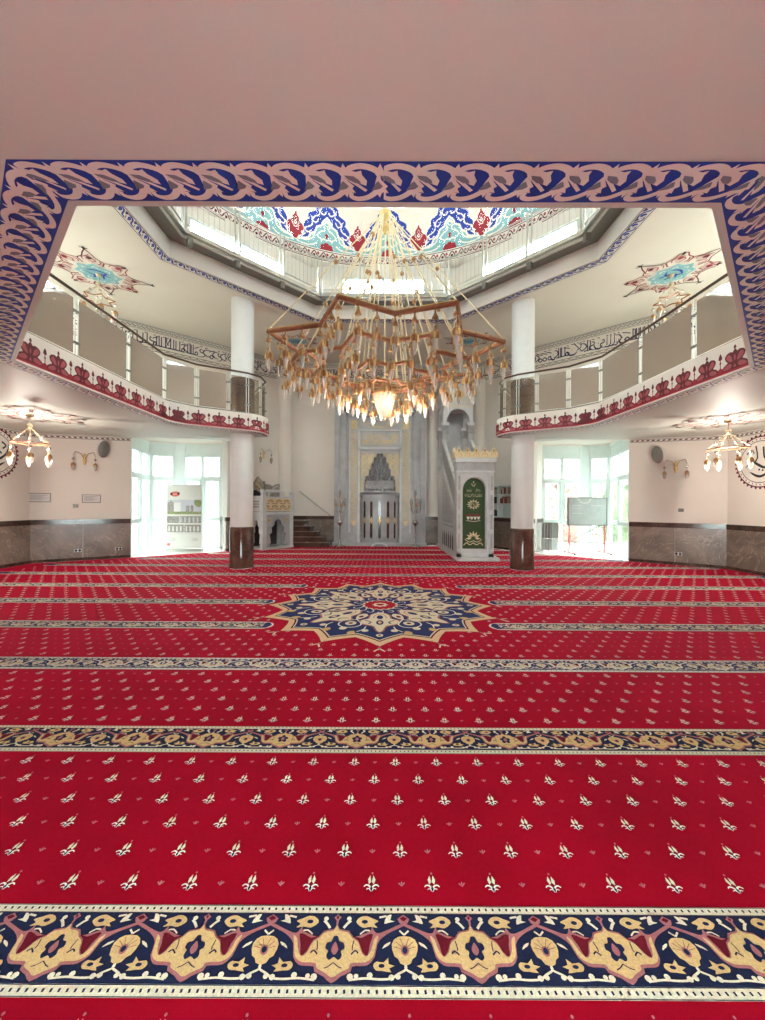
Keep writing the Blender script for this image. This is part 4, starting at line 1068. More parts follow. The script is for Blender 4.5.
# roof slab keeping daylight out above the upper ceiling
# ============================================================ gallery railings
def polyat(line, s):
    for a, b_ in zip(line[:-1], line[1:]):
        q = math.hypot(b_[0] - a[0], b_[1] - a[1])
        if s <= q: t = s / q; return (a[0] + (b_[0] - a[0]) * t, a[1] + (b_[1] - a[1]) * t)
        s -= q
    return line[-1]
for sx, nm in ((-1, 'left'), (1, 'right')):
    base = [(p[0] * -sx, p[1]) for p in outside(INNER_L if sx < 0 else INNER_R, .07)]
    r = thing('glass_railing', (base[3][0], base[3][1], FT), 'smoked glass railing with steel posts on the %s gallery edge' % nm, 'railing', 'gallery railings')
    # stations: corners along the straight sides then short bays round the lobe
    P1, P2, P3 = base[1], base[2], base[3]
    st = []
    for a, b_, n in ((base[1], base[2], 3), ):
        st += [(a[0] + (b_[0] - a[0]) * k / n, a[1] + (b_[1] - a[1]) * k / n) for k in range(n)]
    X = base[2][0]
    st += [base[2], (X, 5.62), (X, 6.78), base[3]]
    rest = base[3:]
    L = sum(math.hypot(rest[i + 1][0] - rest[i][0], rest[i + 1][1] - rest[i][1]) for i in range(len(rest) - 1))
    for f in (.28, .54, .70, .84, 1.0): st.append(polyat(rest, L * f))
    e = (sx * 4.86, 12.6); e1 = st[-1]
    st += [(e1[0] + (e[0] - e1[0]) * k / 3, e1[1] + (e[1] - e1[1]) * k / 3) for k in (1, 2, 3)]
    for k, p in enumerate(st):
        m = MB()
        for q in ((-.028, .028)):
            nx = st[min(k + 1, len(st) - 1)]; pv = st[max(0, k - 1)]; dx, dy = nx[0] - pv[0], nx[1] - pv[1]; l_ = math.hypot(dx, dy)
            m.cyl((p[0] + dx / l_ * q, p[1] + dy / l_ * q, FT - .01), (p[0] + dx / l_ * q, p[1] + dy / l_ * q, 4.60), .009, .009, 'steel', 8)
        po = m.build('post', r)
        for z in (3.92, 4.38): c = MB(); c.box((p[0], p[1], z), (.12, .04, .03), 'dark_steel', atan2(dy, dx)); c.build('clamp', po)
    for k in range(len(st) - 1):
        a, b_ = st[k], st[k + 1]; l_ = math.hypot(b_[0] - a[0], b_[1] - a[1]); g = .055 / l_
        p = (a[0] + (b_[0] - a[0]) * g, a[1] + (b_[1] - a[1]) * g); q = (b_[0] - (b_[0] - a[0]) * g, b_[1] - (b_[1] - a[1]) * g)
        m = MB(); m.wallbox(p, q, .012, FT + .06, 4.56, 'rail_glass' if k < len(st) - 7 else 'rail_glass_clear'); m.build('glass_panel', r)
    m = MB(); m.tube([(p[0], p[1], 4.66) for p in st], .022, 'handrail_brown', 8); m.build('handrail', r)
    m = MB(); m.tube([(p[0], p[1], FT + .03) for p in st], .012, 'dark_steel', 6); m.build('bottom_rail', r)

# ============================================================ walkway round the drum
WK0, WK1 = 6.90, 7.04
ww = MB(); a_in = 4.02
oi = octa(a_in); oo = octa(DW - .005)
th = thing('drum_walkway', (0, YC, WK0), 'grey steel grating walkway with barred railing running round the foot of the dome', 'walkway')
m = MB()
for i in range(8):
    j = (i + 1) % 8
    m.poly([oi[i] + (WK0 + .02,), oi[j] + (WK0 + .02,), oo[j] + (WK0 + .02,), oo[i] + (WK0 + .02,)], 'grating')
    m.poly([oi[i] + (WK1,), oi[j] + (WK1,), oo[j] + (WK1,), oo[i] + (WK1,)], 'grating')
m.build('grating', th)
o3 = octa(a_in - .05)
for i in range(8):
    j = (i + 1) % 8
    m = MB(); m.wallbox(oi[i], oi[j], -.06, WK0 - .02, WK1 + .02, 'steel', .0); m.wallbox(oi[i], oi[j], -.12, WK0 + .03, WK0 + .07, 'steel'); m.build('edge_beam', th)
    a, b_ = o3[i], o3[j]; L = math.hypot(b_[0] - a[0], b_[1] - a[1]); u = ((b_[0] - a[0]) / L, (b_[1] - a[1]) / L)
    seg = 3
    for q in range(seg):
        s0 = L * q / seg; s1 = L * (q + 1) / seg
        at = lambda s: (a[0] + u[0] * s, a[1] + u[1] * s)
        for s in (s0 + .05, s1 - .05):
            m = MB(); p = at(s); m.box((p[0], p[1], (WK1 + 7.95) / 2), (.035, .035, 7.95 - WK1 + .1), 'steel', atan2(u[1], u[0])); 
            m.build('railing_post', th)
        pr = MB(); p, p2 = at(s0 + .05), at(s1 - .05)
        pr.cyl(p + (7.93,), p2 + (7.93,), .02, .02, 'steel', 6); pr.cyl(p + (WK1 + .1,), p2 + (WK1 + .1,), .015, .015, 'steel', 6)
        nb = 9
        for k in range(1, nb):
            pp = at(s0 + .05 + (s1 - s0 - .1) * k / nb); pr.cyl(pp + (WK1 + .1,), pp + (7.93,), .007, .007, 'steel', 4, False)
        pr.build('railing_panel', th)
        br = MB(); p = at(s0 + (.0 if q else .12)); n_ = (-u[1], u[0])
        br.box((p[0], p[1], WK0 - .10), (.10, .10, .16), 'dark_steel', atan2(u[1], u[0])); br.build('bracket', th)
# ============================================================ great star chandelier
CC0 = (.03, 5.95)
ch = thing('star_chandelier', (CC0[0], CC0[1], 2.9), 'huge gold chandelier of nested star rings hung with glass lamps under the dome', 'chandelier')
def lamp_proto(parent):
    m = MB()
    m.lathe([(.001, .0), (.010, -.01), (.012, -.05), (.040, -.105), (.042, -.115), (.012, -.12), (.001, -.12)], (0, 0, 0), 'brass', 10)
    for k in range(3):
        a = 2 * pi * k / 3 + .4
        m.cyl((.026 * cos(a), .026 * sin(a), -.11), (.040 * cos(a), .040 * sin(a), -.28), .003, .003, 'brass_pale', 4, False)
    m.lathe([(.006, -.20), (.018, -.215), (.010, -.235), (.028, -.255), (.047, -.28), (.053, -.31), (.046, -.34), (.036, -.355), (.030, -.37)], (0, 0, 0), 'brass', 12)
    for k in range(6):
        a = 2 * pi * k / 6
        m.box((.049 * cos(a), .049 * sin(a), -.325), (.014, .022, .075), 'gold' if k % 2 else 'copper_tube', a)
    o = m.build('lamp', parent)
    g = MB(); g.lathe([(.032, -.345), (.037, -.38), (.031, -.43), (.018, -.48), (.008, -.51), (.001, -.52)], (0, 0, 0), 'lamp_glass', 10)
    g.build('lamp_shade', o)
    return o
W0 = (CC0[0], CC0[1], 2.9)
lp = None; lamps = []
def ringpts(Rr, z, ph, rin=.745):
    P_ = []
    for k in range(16):
        a = R(ph + 22.5 * k); r_ = Rr if k % 2 == 0 else Rr * rin
        P_.append((CC0[0] + r_ * cos(a), CC0[1] + r_ * sin(a), z))
    return P_
APEX = (CC0[0], CC0[1], 6.02)
RINGS = [(1.76, 3.89, 27.5, 3, .35), (1.24, 3.72, 27.5, 2, .5), (.76, 3.54, 27.5, 1, .45), (.40, 3.40, 27.5, 0, .4)]
for ri, (Rr, z, ph, sub, _) in enumerate(RINGS):
    P_ = ringpts(Rr, z, ph)
    m = MB()
    for a, b_ in zip(P_, P_[1:] + P_[:1]):
        m.cyl(a, b_, .030 - .004 * ri, .030 - .004 * ri, 'copper_tube', 8)
        a2, b2 = Vector(a) + Vector((0, 0, .035)), Vector(b_) + Vector((0, 0, .035)); m.cyl(a2, b2, .008, .008, 'gold', 5, False)
        for t in (.0, .33, .66): m.ball(tuple(Vector(a).lerp(Vector(b_), t)), .036 - .004 * ri, 'copper_tube', 8)
    m.build('ring', ch)
    spots = []
    for k, (a, b_) in enumerate(zip(P_, P_[1:] + P_[:1])):
        if ri == 3 and k % 2: continue
        spots.append(a)
        n = (2, 1, 0, 0)[ri]
        for q in range(1, n + 1): spots.append(tuple(Vector(a).lerp(Vector(b_), q / (n + 1))))
    for sp in spots:
        if len(lamps) >= 99: break
        if lp is None: lp = lamp_proto(ch); lp.location = (0, 0, 0); c = lp; c.data.transform(Matrix.Translation(Vector((CC0[0], CC0[1], 2.9)))); lp.children[0].data.transform(Matrix.Translation(Vector((CC0[0], CC0[1], 2.9))))
        else: c = copy_tree(lp, ch)
        c.location = (sp[0] - W0[0], sp[1] - W0[1], sp[2] - .02 - W0[2]); lamps.append(c)
        c.rotation_euler = (0, 0, random.random() * 6)
    # stays
    for k in range(0, 16, 2 if ri else 2):
        if ri == 3 and k % 4: continue
        a = P_[k]; m = MB(); d = Vector(APEX) - Vector(a); top = Vector(APEX) + Vector((a[0] - CC0[0], a[1] - CC0[1], 0)) * (.10 / Rr)
        m.cyl(Vector(a) + Vector((0, 0, .03)), top, .009, .009, 'gold_pale', 5, False)
        f = .45 + .12 * ((k // 2 + ri) % 3); p = Vector(a).lerp(top, f); m.ball(tuple(p), .035, 'brass', 8); m.ball(tuple(Vector(a).lerp(top, f * .55)), .022, 'silver', 6)
        m.build('stay', ch)
m = MB(); m.lathe([(.001, -.36), (.035, -.34), (.02, -.31), (.06, -.28), (.09, -.23), (.045, -.20), (.03, -.14), (.06, -.10), (.10, -.05), (.085, 0), (.035, .03), (.03, .10), (.05, .13), (.022, .17), (.012, .22)], (CC0[0], CC0[1], 6.12), 'gold', 20)
m.cyl((CC0[0], CC0[1], 6.3), (CC0[0], CC0[1], ZC + .32 + DH - .03), .012, .012, 'brass_pale', 6); m.build('hub', ch)
m = MB(); m.lathe([(.001, .0), (.04, .02), (.11, .10), (.155, .22), (.165, .34)], (CC0[0], CC0[1], 2.92), 'lamp_glass', 20); bo = m.build('glass_bowl', ch)
m = MB(); m.lathe([(.165, .33), (.19, .36), (.17, .40), (.10, .44), (.04, .52), (.06, .56), (.02, .6)], (CC0[0], CC0[1], 2.92), 'brass', 20)
m.cyl((CC0[0], CC0[1], 3.45), (CC0[0], CC0[1], 5.8), .011, .011, 'gold_pale', 6, False); m.lathe([(.001, -.01), (.02, .0), (.03, .03), (.01, .05)], (CC0[0], CC0[1], 2.89), 'brass', 10)
for k in range(8):
    a = 2 * pi * k / 8; m.tube([(CC0[0] + .18 * cos(a), CC0[1] + .18 * sin(a), 3.28), (CC0[0] + .11 * cos(a), CC0[1] + .11 * sin(a), 3.02), (CC0[0] + .05 * cos(a), CC0[1] + .05 * sin(a), 2.93)], .005, 'gold', 4)
m.build('bowl_mount', ch)

# ============================================================ small six-lamp chandeliers
def small_chandelier(loc, ztop, label, nm=6, rr=.33):
    x, y = loc; zb = ztop - 1.12
    t = thing('small_chandelier', (x, y, zb), label, 'chandelier', 'six-lamp chandeliers')
    m = MB(); m.lathe([(.001, 0), (.07, 0), (.06, -.03), (.02, -.05), (.001, -.05)], (x, y, ztop), 'brass_pale', 12); m.cyl((x, y, ztop - .04), (x, y, ztop - .42), .010, .010, 'brass_pale', 6)
    m.lathe([(.001, .05), (.04, .03), (.055, 0), (.03, -.04), (.001, -.06)], (x, y, ztop - .22), 'brass_pale', 12); m.build('hanging_rod', t)
    m = MB(); zr = ztop - .56
    P_ = [(x + (rr if k % 2 == 0 else rr * .6) * cos(2 * pi * k / 12 + .26), y + (rr if k % 2 == 0 else rr * .6) * sin(2 * pi * k / 12 + .26), zr) for k in range(12)]
    for a, b_ in zip(P_, P_[1:] + P_[:1]): m.cyl(a, b_, .012, .012, 'copper_tube', 6)
    m.build('ring', t)
    first = None
    for k in range(6):
        p = P_[2 * k]; s = MB(); s.cyl((x, y, ztop - .24), (p[0], p[1], zr), .006, .006, 'brass_pale', 5, False); q = Vector((x, y, ztop - .24)).lerp(Vector(p), .6); s.ball(tuple(q), .026, 'silver', 8); s.build('stay', t)
        l = MB(); l.ball((p[0], p[1], zr - .09), .03, 'silver', 8); l.cyl((p[0], p[1], zr), (p[0], p[1], zr - .22), .005, .005, 'brass_pale', 4, False)
        l.lathe([(.008, -.20), (.042, -.23), (.052, -.27), (.046, -.30)], (p[0], p[1], zr), 'brass', 12); lo = l.build('lamp', t)
        g = MB(); g.lathe([(.043, -.29), (.044, -.34), (.028, -.41), (.001, -.45)], (p[0], p[1], zr), 'lamp_glass', 12)
        g.build('lamp_shade', lo)
    return t
small_chandelier((-6.95, 7.55), surf_z('soffit', -6.95, 7.55, 3.35) - .012, 'small chandelier under the left gallery, between its red rosette and the grey marble dado')
small_chandelier((7.0, 7.75), surf_z('soffit', 7.0, 7.75, 3.35) - .012, 'small chandelier under the right gallery, beside the black calligraphy roundel')
small_chandelier((-6.35, 8.55), surf_z('upper', -6.35, 8.55, 6.7) - .012, 'small chandelier on the left gallery hanging from the painted ceiling star')
small_chandelier((6.35, 8.45), surf_z('upper', 6.35, 8.45, 6.7) - .012, 'small chandelier on the right gallery hanging from the painted ceiling star')
# ============================================================ scripts and scrolls in gold
def script_line(x0, x1, z0, z1, mat, seed):
    """rows of letter-like strokes filling x0..x1 / z0..z1"""
    P = Pat(); rnd = random.Random(seed); h = z1 - z0; x = 0; L = x1 - x0
    while x < L - .3 * h:
        w = h * (.28 + .3 * rnd.random()); Q = Pat(); glyph(Q, 0, w / h, rnd); Q.rec(lambda m_: mat)
        P.ext(Q.tf(lambda q: (x0 + x + q[0] * h, z0 + q[1] * h))); x += w * .85
    return P
def scroll_field(x0, x1, z0, z1, s, mat, seed, w=.02):
    """arabesque scrollwork: a lattice of spirals and leaves"""
    P = Pat(); rnd = random.Random(seed)
    nx = max(1, round((x1 - x0) / s)); nz = max(1, round((z1 - z0) / s))
    for i in range(nx):
        for j in range(nz):
            cx, cz = x0 + (i + .5) * (x1 - x0) / nx, z0 + (j + .5) * (z1 - z0) / nz; f = 1 if (i + j) % 2 else -1; r_ = s * .5
            P.st([(cx - f * r_, cz - r_ * .6), (cx - f * r_ * .2, cz - r_ * .9), (cx + f * r_ * .6, cz - r_ * .3), (cx + f * r_ * .4, cz + r_ * .5), (cx - f * r_ * .3, cz + r_ * .5), (cx - f * r_ * .2, cz)], w, mat, 2, 2, w * .6)
            P.ell(cx - f * r_ * .1, cz + r_ * .05, w * 1.2, w * 1.2, mat, 2, 0, 5); P.ell(cx + f * r_ * .75, cz + r_ * .6, w * 1.6, w * .8, mat, 2, .6, 5)
    return P
def arch_pts(w, h_spring, h_top, n=8, lobes=False):
    """half-open arch outline from (-w,0) up over to (w,0)"""
    pts = [(-w, 0), (-w, h_spring)]
    for i in range(1, n):
        t = i / n; pts.append((-w * cos(t * pi / 2) ** .9, h_spring + (h_top - h_spring) * sin(t * pi / 2) ** 1.15))
    pts.append((0, h_top))
    return pts + [(-x, z) for x, z in pts[-2::-1]]
def wall_with_arch(mb, x0, x1, z0, z1, cx, w, hs, ht, y0, dy, mat, base=None):
    base = z0 if base is None else base
    a = arch_pts(w, hs - base, ht - base)
    k = len(a) // 2
    left = [(x0, z0)] + [(cx + p[0], base + p[1]) for p in a[:k + 1]] + [(cx, z1), (x0, z1)]
    if base > z0: left = [(x0, z0), (cx, z0), (cx, base)] + left[1:]
    right = [(2 * cx - p[0] if False else p[0], p[1]) for p in []]
    mb.slab(left, (0, y0, 0), (1, 0, 0), (0, 0, 1), (0, dy, 0), mat)
    right = [(x1, z0)] + [(cx - p[0], base + p[1]) for p in a[:k + 1]] + [(cx, z1), (x1, z1)]
    if base > z0: right = [(x1, z0), (cx, z0), (cx, base)] + right[1:]
    mb.slab(right, (0, y0, 0), (1, 0, 0), (0, 0, 1), (0, dy, 0), mat)

# ============================================================ mihrab
mx_ = -.09; YF = 14.62
mi = thing('prayer_niche', (mx_, 14.8, 0), 'tall grey marble prayer niche with gold calligraphy against the front wall', 'prayer niche')
HT = 5.72
m = MB()
for w0, w1, y, zt in ((1.74, 1.56, 14.62, HT), (1.56, 1.42, 14.70, HT - .22), (1.42, 1.30, 14.62, HT - .42), (1.30, 1.22, 14.72, HT - .6)):
    for s in (-1, 1): m.bb(mx_ + s * w1, mx_ + s * w0, y, 15.0, 0, zt, 'marble_grey')
    m.bb(mx_ - w0, mx_ + w0, y, 15.0, zt - (w0 - w1) - .05, zt, 'marble_grey')
m.bb(mx_ - 1.80, mx_ + 1.80, 14.54, 15.0, 0, .12, 'marble_grey')
m.bb(mx_ - 1.82, mx_ + 1.82, 14.56, 15.0, HT, HT + .10, 'marble_grey')
crest = [(-1.7, 0), (-1.7, .10), (-1.2, .14), (-.9, .30), (-.5, .24), (-.3, .48), (0, .62), (.3, .48), (.5, .24), (.9, .30), (1.2, .14), (1.7, .10), (1.7, 0)]
m.slab(crest, (mx_, 14.64, HT + .10), (1, 0, 0), (0, 0, 1), (0, .12, 0), 'marble_grey')
m.build('outer_frame', mi)
m = MB(); yb = 14.80
zn = 2.03; nw = .76
# backing slab with the niche opening cut out
m.bb(mx_ - 1.24, mx_ - nw, yb, 14.9, 0, HT - .7, 'marble_grey'); m.bb(mx_ + nw, mx_ + 1.24, yb, 14.9, 0, HT - .7, 'marble_grey'); m.bb(mx_ - nw, mx_ + nw, yb, 14.9, 3.68, HT - .7, 'marble_grey')
for s in (-1, 1): m.bb(mx_ + s * .76, mx_ + s * .84, yb - .06, yb + .02, 0, 4.45, 'marble_white'); m.bb(mx_ + s * 1.14, mx_ + s * 1.20, yb - .04, yb + .02, .5, 4.9, 'marble_white')
m.bb(mx_ - .84, mx_ + .84, yb - .06, yb + .02, 3.70, 3.80, 'marble_white'); m.bb(mx_ - .84, mx_ + .84, yb - .06, yb + .02, 4.42, 4.48, 'marble_white')
m.bb(mx_ - 1.20, mx_ + 1.20, yb - .04, yb + .02, 4.86, 4.92, 'marble_white')
m.build('inner_slab', mi)
def onY(y): return lambda a, z, l: (mx_ + a, y - .002 * l, z)
m = MB(); f = onY(yb - .002)
P = script_line(-.62, .62, 4.52, 4.80, 'gold', 5).ext(script_line(-.70, .70, 3.90, 4.34, 'gold', 6)).ext(script_line(-.70, .70, 3.88, 4.10, 'gold', 9))
draw(m, P, f); m.build('gold_inscription', mi)
m = MB(); P = Pat()
for s in (-1, 1):
    P.p([(s * .88, 4.5), (s * 1.12, 4.5), (s * 1.12, 4.84), (s * .88, 4.84)], 'gold', 1)
    P.st([(s * .92, 4.56), (s * 1.06, 4.62), (s * .94, 4.7), (s * 1.07, 4.78)], .03, 'marble_grey', 2, 3)
    for j in range(28):
        z = .95 + j * .124; c = s * 1.0
        P.st([(c - .08, z), (c + .05, z + .02), (c + .07, z + .07), (c - .05, z + .10)], .020, 'gold', 2, 2).ell(c + .085 * (1 if j % 2 else -1), z + .06, .022, .03, 'gold', 2, 0, 5)
    P.blob([(s * 1.0 - .1, .95), (s * 1.0 - .06, .82), (s * 1.0, .74), (s * 1.0 + .06, .82), (s * 1.0 + .1, .95)], 'gold_pale', 1, 2)
    P.p([(s * .88, .9), (s * .895, .9), (s * .895, 4.45), (s * .88, 4.45)], 'gold', 1).p([(s * 1.12, .9), (s * 1.105, .9), (s * 1.105, 4.45), (s * 1.12, 4.45)], 'gold', 1)
draw(m, P, f); m.build('gold_border', mi)
# scroll panel either side of the stalactite hood
m = MB()
stepz = [(.60, 2.03, 2.55), (.56, 2.55, 2.70), (.42, 2.70, 2.95), (.34, 2.95, 3.20), (.24, 3.20, 3.42), (.13, 3.42, 3.56)]
for w, za, zb in stepz:
    for s in (-1, 1): m.bb(mx_ + s * w, mx_ + s * nw, yb + .03, 14.9, za, zb, 'marble_grey')
m.bb(mx_ - nw, mx_ + nw, yb + .03, 14.9, 3.56, 3.70, 'marble_grey')
P = Pat()
for w, za, zb in stepz:
    for s in (-1, 1):
        a, b_ = (w, nw) if s > 0 else (-nw, -w)
        P.ext(scroll_field(a + .01, b_ - .01, za, zb, .13, 'gold', int(za * 10), .022))
draw(m, P, lambda a, z, l: (mx_ + a, yb + .028 - .002 * l, z)); m.build('scroll_panel', mi)
m = MB()
for k, (w, za, zb) in enumerate(stepz):
    n = max(2, int(round(w * 2 / .15)))
    for lv in range(2):
        for q in range(n):
            x = mx_ - w + (q + .5) * 2 * w / n; zz_ = za + (zb - za) * lv / 2; hh = (zb - za) / 2
            m.lathe([(.001, 0), (w / n * .5, .02), (w / n * .95, hh * .5), (w / n * .95, hh)], (x, yb + .12 + .05 * lv, zz_), 'marble_carved', 6, 1, .9)
    m.bb(mx_ - w, mx_ + w, yb + .16, 14.98, za, zb, 'marble_carved')
m.bb(mx_ - .60, mx_ + .60, yb + .0, yb + .2, 2.03, 2.12, 'marble_grey'); m.bb(mx_ - .56, mx_ + .56, yb + .02, yb + .1, 2.2, 2.5, 'marble_carved')
m.build('stalactite_hood', mi)
# curved niche with tall slots
m = MB(); NC = (mx_, 14.80); nr = .76; segs = 24
for k in range(segs):
    a0, a1 = pi * k / segs, pi * (k + 1) / segs
    p = lambda a, r_: (NC[0] + r_ * cos(a), NC[1] + r_ * sin(a) * .22)
    m.add([p(a0, nr) + (0,), p(a1, nr) + (0,), p(a1, nr) + (2.05,), p(a0, nr) + (2.05,)], [(0, 1, 2, 3)], 'marble_grey')
m.bb(mx_ - nw, mx_ + nw, 14.8, 14.99, 2.03, 2.06, 'marble_grey')
P = Pat()
for k in range(7):
    a = pi * (k + .5) / 7; u = a
    P.p([(u - .07, .32), (u, .24), (u + .07, .32), (u + .07, 1.66), (u, 1.74), (u - .07, 1.66)], 'marble_dark', 2)
    P.p([(u - .10, .97), (u, 1.12), (u + .10, .97), (u, .82)], 'gold', 3)
draw(m, P, lambda a, z, l: (NC[0] + (nr - .004 * l) * cos(a), NC[1] + (nr - .004 * l) * sin(a) * .22 - .003 * l, z)); m.build('niche', mi)
for s in (-1, 1):
    m = MB(); m.lathe([(.06, 0), (.07, .05), (.035, .12), (.035, 1.72), (.06, 1.82), (.07, 1.95)], (mx_ + s * .70, 14.74, 0.02), 'marble_carved', 12)
    m.build('colonnette', mi)
# candelabra
def candelabrum(x, y, lab):
    t = thing('candelabrum', (x, y, 0), lab, 'candelabrum', 'candelabra at the prayer niche')
    m = MB(); m.lathe([(.001, 0), (.20, 0), (.19, .03), (.10, .06), (.05, .12), (.03, .2), (.025, .75), (.05, .80), (.10, .86), (.12, .92), (.07, .99), (.03, 1.03), (.045, 1.1), (.02, 1.16), (.018, 1.5)], (x, y, .02), 'silver', 16); m.build('stem', t)
    pos = [(0, 0, 1.98)] + [(.19 * cos(2 * pi * k / 5), .19 * sin(2 * pi * k / 5), 1.66) for k in range(5)]
    for k, (a, b_, z) in enumerate(pos):
        m = MB()
        if k: m.tube([(x, y, 1.36), (x + a * .5, y + b_ * .5, 1.28), (x + a, y + b_, 1.38), (x + a, y + b_, z - .12)], .010, 'silver', 6)
        else: m.cyl((x, y, 1.5), (x, y, z - .1), .012, .012, 'silver', 6)
        m.lathe([(.012, -.14), (.045, -.10), (.035, -.07)], (x + a, y + b_, z), 'brass', 10); ao = m.build('arm', t)
        g = MB(); g.lathe([(.036, -.07), (.052, -.02), (.05, .05), (.03, .12), (.034, .15)], (x + a, y + b_, z), 'lamp_glass', 10); g.build('lamp_shade', ao)
    return t
candelabrum(-1.56, 14.25, 'silver candelabrum with glass lamps before the left side of the prayer niche')
candelabrum(1.24, 14.25, 'silver candelabrum with glass lamps before the right side of the prayer niche')
# low semicircular step
m = MB(); pts = [(.32 * cos(pi * k / 14), .14 * sin(pi * k / 14)) for k in range(15)]
m.slab([(x, z) for x, z in pts], (mx_, 14.30, .016), (1, 0, 0), (0, 0, 1), (0, .05, 0), 'marble_white'); m.slab([(x * .72, z * .7) for x, z in pts], (mx_, 14.29, .016), (1, 0, 0), (0, 0, 1), (0, .06, 0), 'marble_carved')
m.build('book_rest', label='low half-round grey rest standing on the carpet before the prayer niche', category='rest')

# ============================================================ minbar (stepped pulpit)
X0, X1 = 2.12, 3.18; YM = 10.92; YB = 14.75
mb_ = thing('stepped_pulpit', ((X0 + X1) / 2, 12.5, 0), 'grey marble stepped pulpit with green curtain, gold crown and arched canopy behind', 'pulpit')
m = MB(); m.bb(X0 - .02, X1 + .10, YM - .28, YB, .016, .11, 'marble_white'); m.build('plinth', mb_)
m = MB(); xc = (X0 + X1) / 2
wall_with_arch(m, X0, X1, .11, 2.52, xc - .02, .33, 2.02, 2.36, YM, .30, 'marble_white', .33)
m.bb(X0, X0 + .14, YM - .05, YM + .30, .11, 2.5, 'marble_white'); m.bb(X1 - .14, X1, YM - .05, YM + .3, .11, 2.5, 'marble_white')
m.bb(X0, X1, YM - .05, YM + .1, .11, .2, 'marble_white')
a = arch_pts(.37, 1.69, 2.07)
for p, q in zip(a[:-1], a[1:]): m.cyl((xc - .02 + p[0], YM - .01, .33 + p[1]), (xc - .02 + q[0], YM - .01, .33 + q[1]), .022, .022, 'marble_white', 6)
for s, x in ((-1, X0 + .07), (1, X1 - .07)):
    for z in (.35, .9, 1.45, 2.0): m.bb(x - .03, x + .03, YM - .062, YM - .04, z, z + .42, 'marble_grey')
m.build('portal', mb_)
m = MB(); m.bb(X0 - .03, X1 + .03, YM - .09, YM + .33, 2.50, 2.56, 'marble_white'); m.bb(X0 - .01, X1 + .01, YM - .06, YM + .31, 2.56, 2.80, 'marble_grey'); m.bb(X0 - .05, X1 + .05, YM - .11, YM + .35, 2.80, 2.92, 'marble_white')
draw(m, script_line(X0 + .2, X1 - .2, 2.60, 2.76, 'marble_carved', 4), lambda a, z, l: (a, YM - .062 - .002 * l, z)); m.build('cornice', mb_)
m = MB(); n = 5; wv = (X1 - X0 + .16) / n
for k in range(n):
    x = X0 - .08 + wv * k
    m.slab([(0, 0), (0, .13), (wv * .12, .20), (wv * .25, .17), (wv * .36, .26), (wv * .5, .31), (wv * .64, .26), (wv * .75, .17), (wv * .88, .20), (wv, .13), (wv, 0)], (x, YM - .13, 2.92), (1, 0, 0), (0, 0, 1), (0, .05, 0), 'gold_pale')
    P = Pat().st([(x + wv * .2, 2.97), (x + wv * .35, 3.08), (x + wv * .5, 3.0), (x + wv * .65, 3.08), (x + wv * .8, 2.97)], .025, 'gold', 2, 2).ell(x + wv * .5, 3.12, .03, .04, 'brass', 2, 0, 8)
    draw(m, P, lambda a, z, l: (a, YM - .13 - .002 * l, z))
for k in range(2):
    y = YM - .1 + k * .2; m.slab([(0, 0), (0, .13), (.05, .17), (.1, .31), (.15, .17), (.2, .13), (.2, 0)], (X0 - .08, y, 2.92), (0, 1, 0), (0, 0, 1), (.04, 0, 0), 'gold_pale')
m.build('crown', mb_)
m = MB(); a = arch_pts(.335, 1.69, 2.03); m.slab([(p[0], p[1]) for p in a], (xc - .02, YM + .10, .33), (1, 0, 0), (0, 0, 1), (0, .03, 0), 'green_cloth')
cu = m.build('green_curtain', mb_)
m = MB(); P = Pat(); c = xc - .02
P.ext(script_line(c - .2, c - .05, 1.95, 2.06, 'gold_pale', 1)).ext(script_line(c + .05, c + .2, 1.95, 2.06, 'gold_pale', 2)).ext(script_line(c - .25, c + .25, 1.80, 1.92, 'gold_pale', 3))
P.st([(c - .06, 2.2), (c, 2.12), (c + .06, 2.2)], .02, 'gold_pale', 2, 2).ell(c, 2.24, .02, .03, 'gold_pale', 2, 0, 6)
for k in range(12):
    a = 2 * pi * k / 12; P.ext(Pat().blob([(.08, 0), (.13, .03), (.2, 0), (.13, -.03)], 'gold_pale', 2, 1).tf(rot(a)).tf(lambda q: (c + q[0], 1.60 + q[1] * .75)))
P.ext(script_line(c - .11, c + .11, 1.53, 1.67, 'gold_pale', 8))
P.st([(c - .22, 1.28), (c, 1.31), (c + .22, 1.28)], .03, 'pattern_red', 2, 2)
for k in range(4): P.p([(c - .2 + k * .1, 1.25), (c - .1 + k * .1, 1.25), (c - .13 + k * .1, 1.17), (c - .17 + k * .1, 1.17)], 'cream_paint', 2)
P.st([(c - .2, 1.14), (c, 1.11), (c + .2, 1.14)], .02, 'pattern_pink', 2, 2)
for k in range(7):
    a = pi * k / 6; P.ext(Pat().blob([(.05, 0), (.12, .035), (.22, 0), (.12, -.035)], 'gold_pale', 2, 1).tf(rot(a)).tf(lambda q: (c + q[0], .62 + q[1])))
for s in (-1, 1): P.st([(c, .5), (c + s * .1, .44), (c + s * .2, .5), (c + s * .28, .42)], .025, 'gold_pale', 2, 3); P.st([(c, .56), (c + s * .12, .52), (c + s * .24, .60)], .02, 'gold_pale', 2, 3)
draw(m, P, lambda a, z, l: (a, YM + .098 - .002 * l, z)); m.build('gold_motif', cu)
